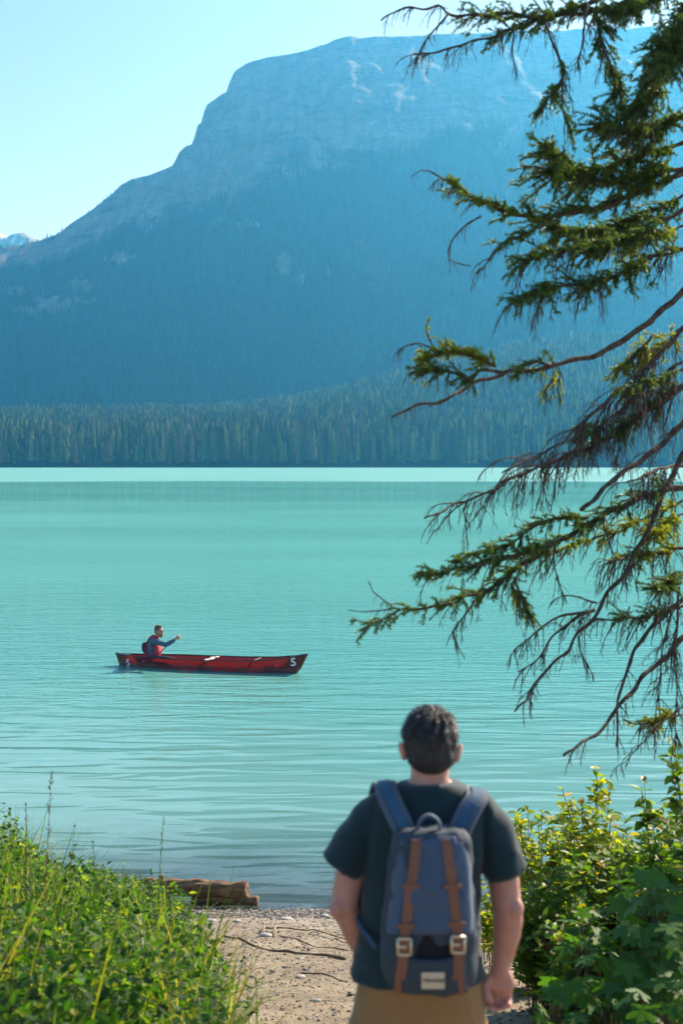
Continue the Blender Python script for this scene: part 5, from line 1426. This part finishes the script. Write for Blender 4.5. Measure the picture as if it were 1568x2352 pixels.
# left: low leafy herbs
def herb_mass(n, y0, y1, sz, seed):
    x, y = bank_pts(n, y0, y1)
    H_, px = allowed(x, y, top_left); H_ = np.clip(H_, .03, 1.0)
    clump = .76 + .36 * fbm(x * 2.2, y * 2.2, o=3, seed=seed) * 1.6
    H_ = H_ * np.clip(clump, .25, 1.05)
    t = rng.random(n) ** .55
    z = ground_h(x, y) + H_ * t
    s_ = rng.uniform(sz[0], sz[1], n) * (1 + .3 * fbm(x * 3, y * 3, seed=seed + 2))
    M = rotm(rng.uniform(0, 6.28, n), rng.normal(.1, .55, n), rng.normal(0, .5, n), s_)
    return M, np.stack([x, y, z], 1), H_
tv, tf = leaf_t(.34)
M1, p1, H1 = herb_mass(19000, 4.6, 9.5, (.024, .066), 101); M2, p2, H2 = herb_mass(17000, 9.5, 17.0, (.025, .055), 103)
V1, F1 = place(tv, tf, M1, p1); V2, F2_ = place(tv, tf, M2, p2)
hc_ = obj('ground_cover', nmesh('ground_cover', np.concatenate([V1, V2]), np.concatenate([F1, F2_ + len(V1)]), [M_herb])); tag(hc_, 'mixed low green leafy plants covering the left bank', 'ground cover', kind='stuff')
# thin stems under them
tb = Tubes()
for k in range(1500):
    q = p1[k * 9] if k % 2 else p2[k * 7]; b_ = np.array([q[0] + rng.normal(0, .06), q[1] + rng.normal(0, .06), zg(q[0], q[1])]); mid_ = (q + b_) / 2 + rng.normal(0, .02, 3)
    tb.add(np.array([b_, mid_, q]), .0022)
st = obj('herb_stems', tb.mesh('herb_stems', M_stem)); tag(st, 'thin stems of the low plants on the left bank', 'stems', kind='stuff')
# grass
def grass_mass(name, x, y, ln, label, lean=(.15, .0), wmul=1.0, mat=None):
    V = []; F = []; off = 0; idx = rng.integers(0, 6, len(x)); z = ground_h(x, y) - .01
    for k in range(6):
        s_ = idx == k; tv, tf = blade_t(.35 + .38 * k, .0105 * wmul)
        n = s_.sum(); M = rotm(rng.uniform(0, 6.28, n), rng.normal(0, .22, n), rng.normal(0, .2, n), ln[s_]); 
        M = M.copy(); M[:, :, 0] /= np.clip(ln[s_], .15, 9)[:, None] * 1.6
        v_, f_ = place(tv, tf, M, np.stack([x[s_], y[s_], z[s_]], 1)); V.append(v_); F.append(f_ + off); off += len(v_)
    o = obj(name, nmesh(name, np.concatenate(V), np.concatenate(F), [mat or M_grass])); return tag(o, label, 'grass', kind='stuff')
x, y = bank_pts(7200, 4.2, 17.2); A_, px = allowed(x, y, top_left)
dens = fbm(x * 1.3, y * 1.3, o=3, seed=111); k = (dens > -.05) | (px < 120); x, y, A_, px = x[k], y[k], A_[k], px[k]
ln = np.clip(A_, .05, 1.0) * rng.uniform(.5, 1.25, len(x)); ln = np.clip(ln, .05, 1.15)
grass_mass('grass', x, y, ln, 'tall bright green grass growing on the left bank')
n = 650; y = rng.uniform(7, 13.5, n); x = -y * rng.uniform(.205, .262, n); A_, px = allowed(x, y, top_left)
M_gold = leafmat('sun_painted_grass_blades', [(0, (.09, .18, .02)), (.5, (.17, .26, .03)), (1, (.30, .32, .05))], .55, (2.2, 1.9, .4), .45)  # yellower copy of the grass, its sunlight put into the colour
grass_mass('sun_painted_grass', x, y, np.clip(A_, .1, 1.2) * rng.uniform(.4, 1.0, n), 'yellow-green sun-painted grass at the far left edge', mat=M_gold)
# right side grass
n = 7500; y = 6.0 + 5.5 * rng.random(n) ** 1.5; c_, hw = path_half(y); x = c_ + hw + np.abs(rng.normal(0, .45, n)) - .02
grass_mass('verge_grass', x, y, rng.uniform(.14, .42, n) * np.where(y < 9, 1.15, .8), 'fresh green grass tufts along the right edge of the path')

# single plants on the left that stand out
def weed(px, py_top, Y_, kind, lab, name='weed', n_leaf=16, size=.045, spread=.05):
    tp = P(px, py_top, Y_); b = np.array([tp[0] + rng.uniform(-.05, .05), Y_, zg(tp[0], Y_)])
    root = empty(name, tuple(b)); tag(root, lab, 'plant')
    path = curve(np.array([[0, 0, 0], (tp - b) * .5 + [rng.uniform(-.03, .03), 0, 0], tp - b]), 12)
    g = Geo(); g.add2(*loft(path, list(np.linspace(.003, .001, 12)), 6)); obj('stem', g.mesh('stem', [M_stem if kind != 'dry' else M_dry]), root)
    if kind == 'leafy':
        n = n_leaf; t = np.linspace(.25, 1., n); pos = np.stack([np.interp(t * 11, np.arange(12), path[:, a]) for a in range(3)], 1)
        M = rotm(np.arange(n) * 2.4 + rng.uniform(0, 1), rng.normal(.25, .3, n), rng.normal(0, .3, n), size * (1.25 - .6 * t)); v_, f_ = place(*leaf_t(.34), M, pos); obj('leaves', nmesh('leaves', v_, f_, [M_herb]), root)
    if kind in ('seed', 'dry'):
        n = 70; t = 1 - .42 * rng.random(n); pos = np.stack([np.interp(t * 11, np.arange(12), path[:, a]) for a in range(3)], 1)
        M = rotm(rng.uniform(0, 6.28, n), rng.uniform(.8, 1.3, n), np.zeros(n), rng.uniform(.012, .03, n)); v_, f_ = place(*leaf_t(.12), M, pos); obj('seed_head', nmesh('seed_head', v_, f_, [M_dry if kind == 'dry' else M_herb]), root)
        tv, tf = blade_t(1.2, .006); n = 4; M = rotm(rng.uniform(0, 6.28, n), np.zeros(n), np.zeros(n), rng.uniform(.2, .35, n)); v_, f_ = place(tv, tf, M, np.array([path[int(q)] for q in (1, 3, 4, 6)])); obj('blades', nmesh('blades', v_, f_, [M_grass]), root)
weed(376, 1872, 8.0, 'seed', 'tall dark grass stalk with a seed head standing in front of the log', 'grass_stalk')
weed(172, 1900, 8.5, 'leafy', 'dark leafy weed sticking up over the left bank against the water', n_leaf=22, size=.05)
weed(118, 1775, 6.5, 'dry', 'thin reddish dry grass stalk at the far left over the water', 'grass_stalk')
weed(60, 1850, 7.5, 'dry', 'reddish seed stalk beside the yellow grass at the left edge', 'grass_stalk')
weed(215, 1935, 7.0, 'seed', 'pale green grass stalk between the dark weed and the log', 'grass_stalk')
weed(283, 1985, 9.0, 'leafy', 'low leafy weed just left of the tall dark stalk', n_leaf=18)
weed(520, 2120, 9.0, 'leafy', 'small leafy weed leaning over the bare path edge', n_leaf=16)
weed(560, 2205, 7.5, 'leafy', 'dark leafy weed at the lower right end of the left bank', n_leaf=20)
weed(588, 2240, 7.0, 'seed', 'dark grass stalk at the lowest right tip of the left bank', 'grass_stalk')
weed(432, 2060, 10.5, 'leafy', 'bright leafy weed in front of the log on the bank edge', n_leaf=22)
weed(25, 1862, 7.2, 'leafy', 'sunlit leafy weed at the far left edge of the photo', n_leaf=22)

# shrubs on the right
def shrub(name, base, targets, lab, mat, leaf=(.045, .075), fill=1.0, stem_r=.007, cat='shrub', group=None):
    """stems from the base to the targets, leaves in opposite pairs with side twigs"""
    root = empty(name, tuple(base)); tag(root, lab, cat, group)
    tb = Tubes(); P_ = []; YW = []; PT = []; SZ = []
    def leaves(path, d0, step, f0=0.0):
        L = np.linalg.norm(np.diff(path, axis=0), axis=1).sum(); n = max(2, int(L * (1 - f0) / step))
        for q in range(n):
            t = f0 + (1 - f0) * (q + 1) / n; i = min(int(t * (len(path) - 1)), len(path) - 2); f = t * (len(path) - 1) - i; p = path[i] * (1 - f) + path[i + 1] * f
            yw = rng.uniform(0, 6.28)
            for a in (0, math.pi):
                if rng.random() < .12: continue
                P_.append(p); YW.append(yw + a + rng.normal(0, .2)); PT.append(rng.normal(.25, .38)); SZ.append(1.6 * rng.uniform(*leaf) * (1.15 - .4 * t))
        P_.append(path[-1]); YW.append(rng.uniform(0, 6.28)); PT.append(.7); SZ.append(leaf[0] * .8)
    for tp in targets:
        b = np.array([rng.normal(0, .08), rng.normal(0, .08), 0]); e = np.asarray(tp) - base; mid_ = (b + e) / 2 + [e[0] * -.12, e[1] * -.12, .05] + rng.normal(0, .03, 3)
        c = curve(np.array([b, mid_, e]), 14); L = np.linalg.norm(e)
        tb.add(c, stem_r * rng.uniform(.5, 1.)); leaves(c, None, .055, .30)
        for q in range(int(L / .085 * fill)):
            t = rng.uniform(.22, .95); i = int(t * 13); p = c[i]; dr = unit(unit(c[i] - c[i - 1]) * .6 + rng.normal(size=3) * [.8, .8, .35]); l2 = rng.uniform(.08, .26) * (1.2 - .6 * t)
            tw = twig_path(p, dr, l2, -.08, 4, .12); tb.add(tw, .0022); leaves(tw, None, .042, .1)
    obj('stems', tb.mesh('stems', M_stem), root)
    n = len(P_); pos = np.array(P_); M = rotm(np.array(YW), np.array(PT), rng.normal(0, .35, n), np.array(SZ)); v_, f_ = place(*leaf_t(.33, .06, .14), M, pos)
    obj('leaves', nmesh('leaves', v_, f_, [mat]), root)
    return root
def targets(px0, px1, py0, py1, Y_, dY, n, top):
    out = []
    for k in range(n):
        px = px0 + (px1 - px0) * rng.random(); t = rng.random() ** 1.5; yy = Y_ + rng.uniform(-dY, dY)
        tpy = np.interp(px, [a for a, b in top], [b for a, b in top]); out.append(P(px, tpy + (py1 - tpy) * t, yy))
    return out
def sbase(px, Y_): q = P(px, 2200, Y_); return np.array([q[0], Y_, zg(q[0], Y_) - .02])
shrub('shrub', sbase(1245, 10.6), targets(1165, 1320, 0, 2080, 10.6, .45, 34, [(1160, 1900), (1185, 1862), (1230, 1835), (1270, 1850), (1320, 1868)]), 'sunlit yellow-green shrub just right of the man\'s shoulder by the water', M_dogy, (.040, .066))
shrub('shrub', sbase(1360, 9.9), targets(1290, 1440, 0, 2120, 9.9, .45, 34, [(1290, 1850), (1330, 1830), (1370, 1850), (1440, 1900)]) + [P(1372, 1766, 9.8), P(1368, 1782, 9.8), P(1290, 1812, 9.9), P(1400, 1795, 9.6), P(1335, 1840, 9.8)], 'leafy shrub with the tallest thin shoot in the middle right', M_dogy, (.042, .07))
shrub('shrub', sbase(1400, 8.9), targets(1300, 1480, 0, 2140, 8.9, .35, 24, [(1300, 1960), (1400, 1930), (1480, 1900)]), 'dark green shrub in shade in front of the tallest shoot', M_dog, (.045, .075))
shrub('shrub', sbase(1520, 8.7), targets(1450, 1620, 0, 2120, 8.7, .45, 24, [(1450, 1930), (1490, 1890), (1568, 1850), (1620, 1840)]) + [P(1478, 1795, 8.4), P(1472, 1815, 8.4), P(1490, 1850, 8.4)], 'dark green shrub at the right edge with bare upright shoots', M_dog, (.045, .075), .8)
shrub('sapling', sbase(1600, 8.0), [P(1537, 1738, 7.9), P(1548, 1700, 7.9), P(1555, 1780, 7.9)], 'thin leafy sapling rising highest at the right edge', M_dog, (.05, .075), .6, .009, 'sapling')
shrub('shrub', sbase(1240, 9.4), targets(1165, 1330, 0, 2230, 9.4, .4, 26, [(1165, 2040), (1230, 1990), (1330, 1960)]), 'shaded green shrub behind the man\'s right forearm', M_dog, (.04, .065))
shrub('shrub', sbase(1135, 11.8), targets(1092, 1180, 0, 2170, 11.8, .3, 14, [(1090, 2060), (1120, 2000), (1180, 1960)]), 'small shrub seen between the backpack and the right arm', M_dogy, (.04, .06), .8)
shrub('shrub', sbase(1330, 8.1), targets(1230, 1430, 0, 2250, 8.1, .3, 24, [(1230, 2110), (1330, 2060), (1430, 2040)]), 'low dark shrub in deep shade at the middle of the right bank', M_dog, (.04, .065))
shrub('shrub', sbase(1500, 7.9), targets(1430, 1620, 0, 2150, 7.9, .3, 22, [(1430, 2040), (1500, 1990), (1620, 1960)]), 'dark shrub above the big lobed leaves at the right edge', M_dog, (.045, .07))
# thimbleberry with big lobed leaves
lv, lf = lobed_t()
def thimble(px0, px1, py0, py1, Y_, n, lab, size=(.08, .125)):
    b = sbase((px0 + px1) / 2, Y_ + .05); root = empty('thimbleberry_plant', tuple(b)); tag(root, lab, 'plant')
    tb = Tubes()
    for k in range(n):
        px = rng.uniform(px0, px1); py = rng.uniform(py0, py1); q = P(px, py, Y_ + rng.uniform(-.3, .3)) - b
        if q[2] < .08: q[2] = .08 + .05 * rng.random()
        s0 = np.array([rng.normal(0, .06), rng.normal(0, .06), 0]); mid_ = np.array([q[0] * .35, q[1] * .35, q[2] * .75]); c = curve(np.array([s0, mid_, q]), 8); tb.add(c, .0035)
        s_ = rng.uniform(*size); M = rotm(np.array([rng.uniform(0, 6.28) if rng.random() < .4 else math.pi + rng.normal(0, .8)]), np.array([rng.normal(-.45, .3)]), np.array([rng.normal(0, .3)]), s_)
        v_, f_ = place(lv, lf, M, q[None]); obj('leaf', nmesh('leaf', v_, f_, [M_thim], True), root)
    obj('stems', tb.mesh('stems', M_stem), root)
thimble(1440, 1600, 1985, 2150, 6.9, 46, 'tall thimbleberry with large lobed leaves at the right edge')
thimble(1420, 1560, 2120, 2260, 6.7, 42, 'thimbleberry with large lobed leaves low at the right edge')
thimble(1540, 1680, 2080, 2300, 6.4, 30, 'thimbleberry reaching in at the lower right edge')
thimble(1330, 1460, 2190, 2330, 7.0, 32, 'thimbleberry with yellowing leaves at the bottom right of the path')
thimble(1430, 1590, 2240, 2380, 6.2, 34, 'thimbleberry in the bottom right corner')
thimble(1290, 1380, 2080, 2200, 7.6, 16, 'thimbleberry half hidden in the shaded shrubs', (.07, .10))
thimble(1225, 1330, 2240, 2350, 6.6, 14, 'low thimbleberry in the grass nearest to the man\'s hand', (.07, .11))
# leaf litter and dead leaves below
n = 900; x = rng.uniform(.9, 3., n); y = rng.uniform(5.5, 11, n); M = rotm(rng.uniform(0, 6.28, n), rng.normal(0, .25, n), rng.normal(0, .3, n), rng.uniform(.03, .06, n))
v_, f_ = place(*leaf_t(.32), M, np.stack([x, y, ground_h(x, y) + .012], 1))
tag(obj('leaf_litter', nmesh('leaf_litter', v_, f_, [leafmat('dead_leaves', [(0, (.05, .03, .015)), (.6, (.14, .08, .03)), (1, (.25, .16, .05))], .2)])), 'brown fallen leaves under the right hand shrubs', 'leaves', kind='stuff')
# ================================================================ air
V, T, Q = box((0, 3100, 550), (9000, 6900, 1112))
hz = obj('haze', nmesh('haze', V, T))
m = bpy.data.materials.new('haze'); m.use_nodes = True
for nd in list(m.node_tree.nodes):
    if nd.type == 'BSDF_PRINCIPLED': m.node_tree.nodes.remove(nd)
pv = m.node_tree.nodes.new('ShaderNodeVolumePrincipled')
pv.inputs['Color'].default_value = (.09, .50, .95, 1)
pv.inputs['Absorption Color'].default_value = (1, 1, 1, 1)
pv.inputs['Density'].default_value = 0.00015
pv.inputs['Anisotropy'].default_value = 0.62
m.node_tree.links.new(pv.outputs[0], m.node_tree.nodes['Material Output'].inputs['Volume'])
hz.data.materials.append(m)
tag(hz, 'pale blue haze between the shore and the mountain', kind='stuff')
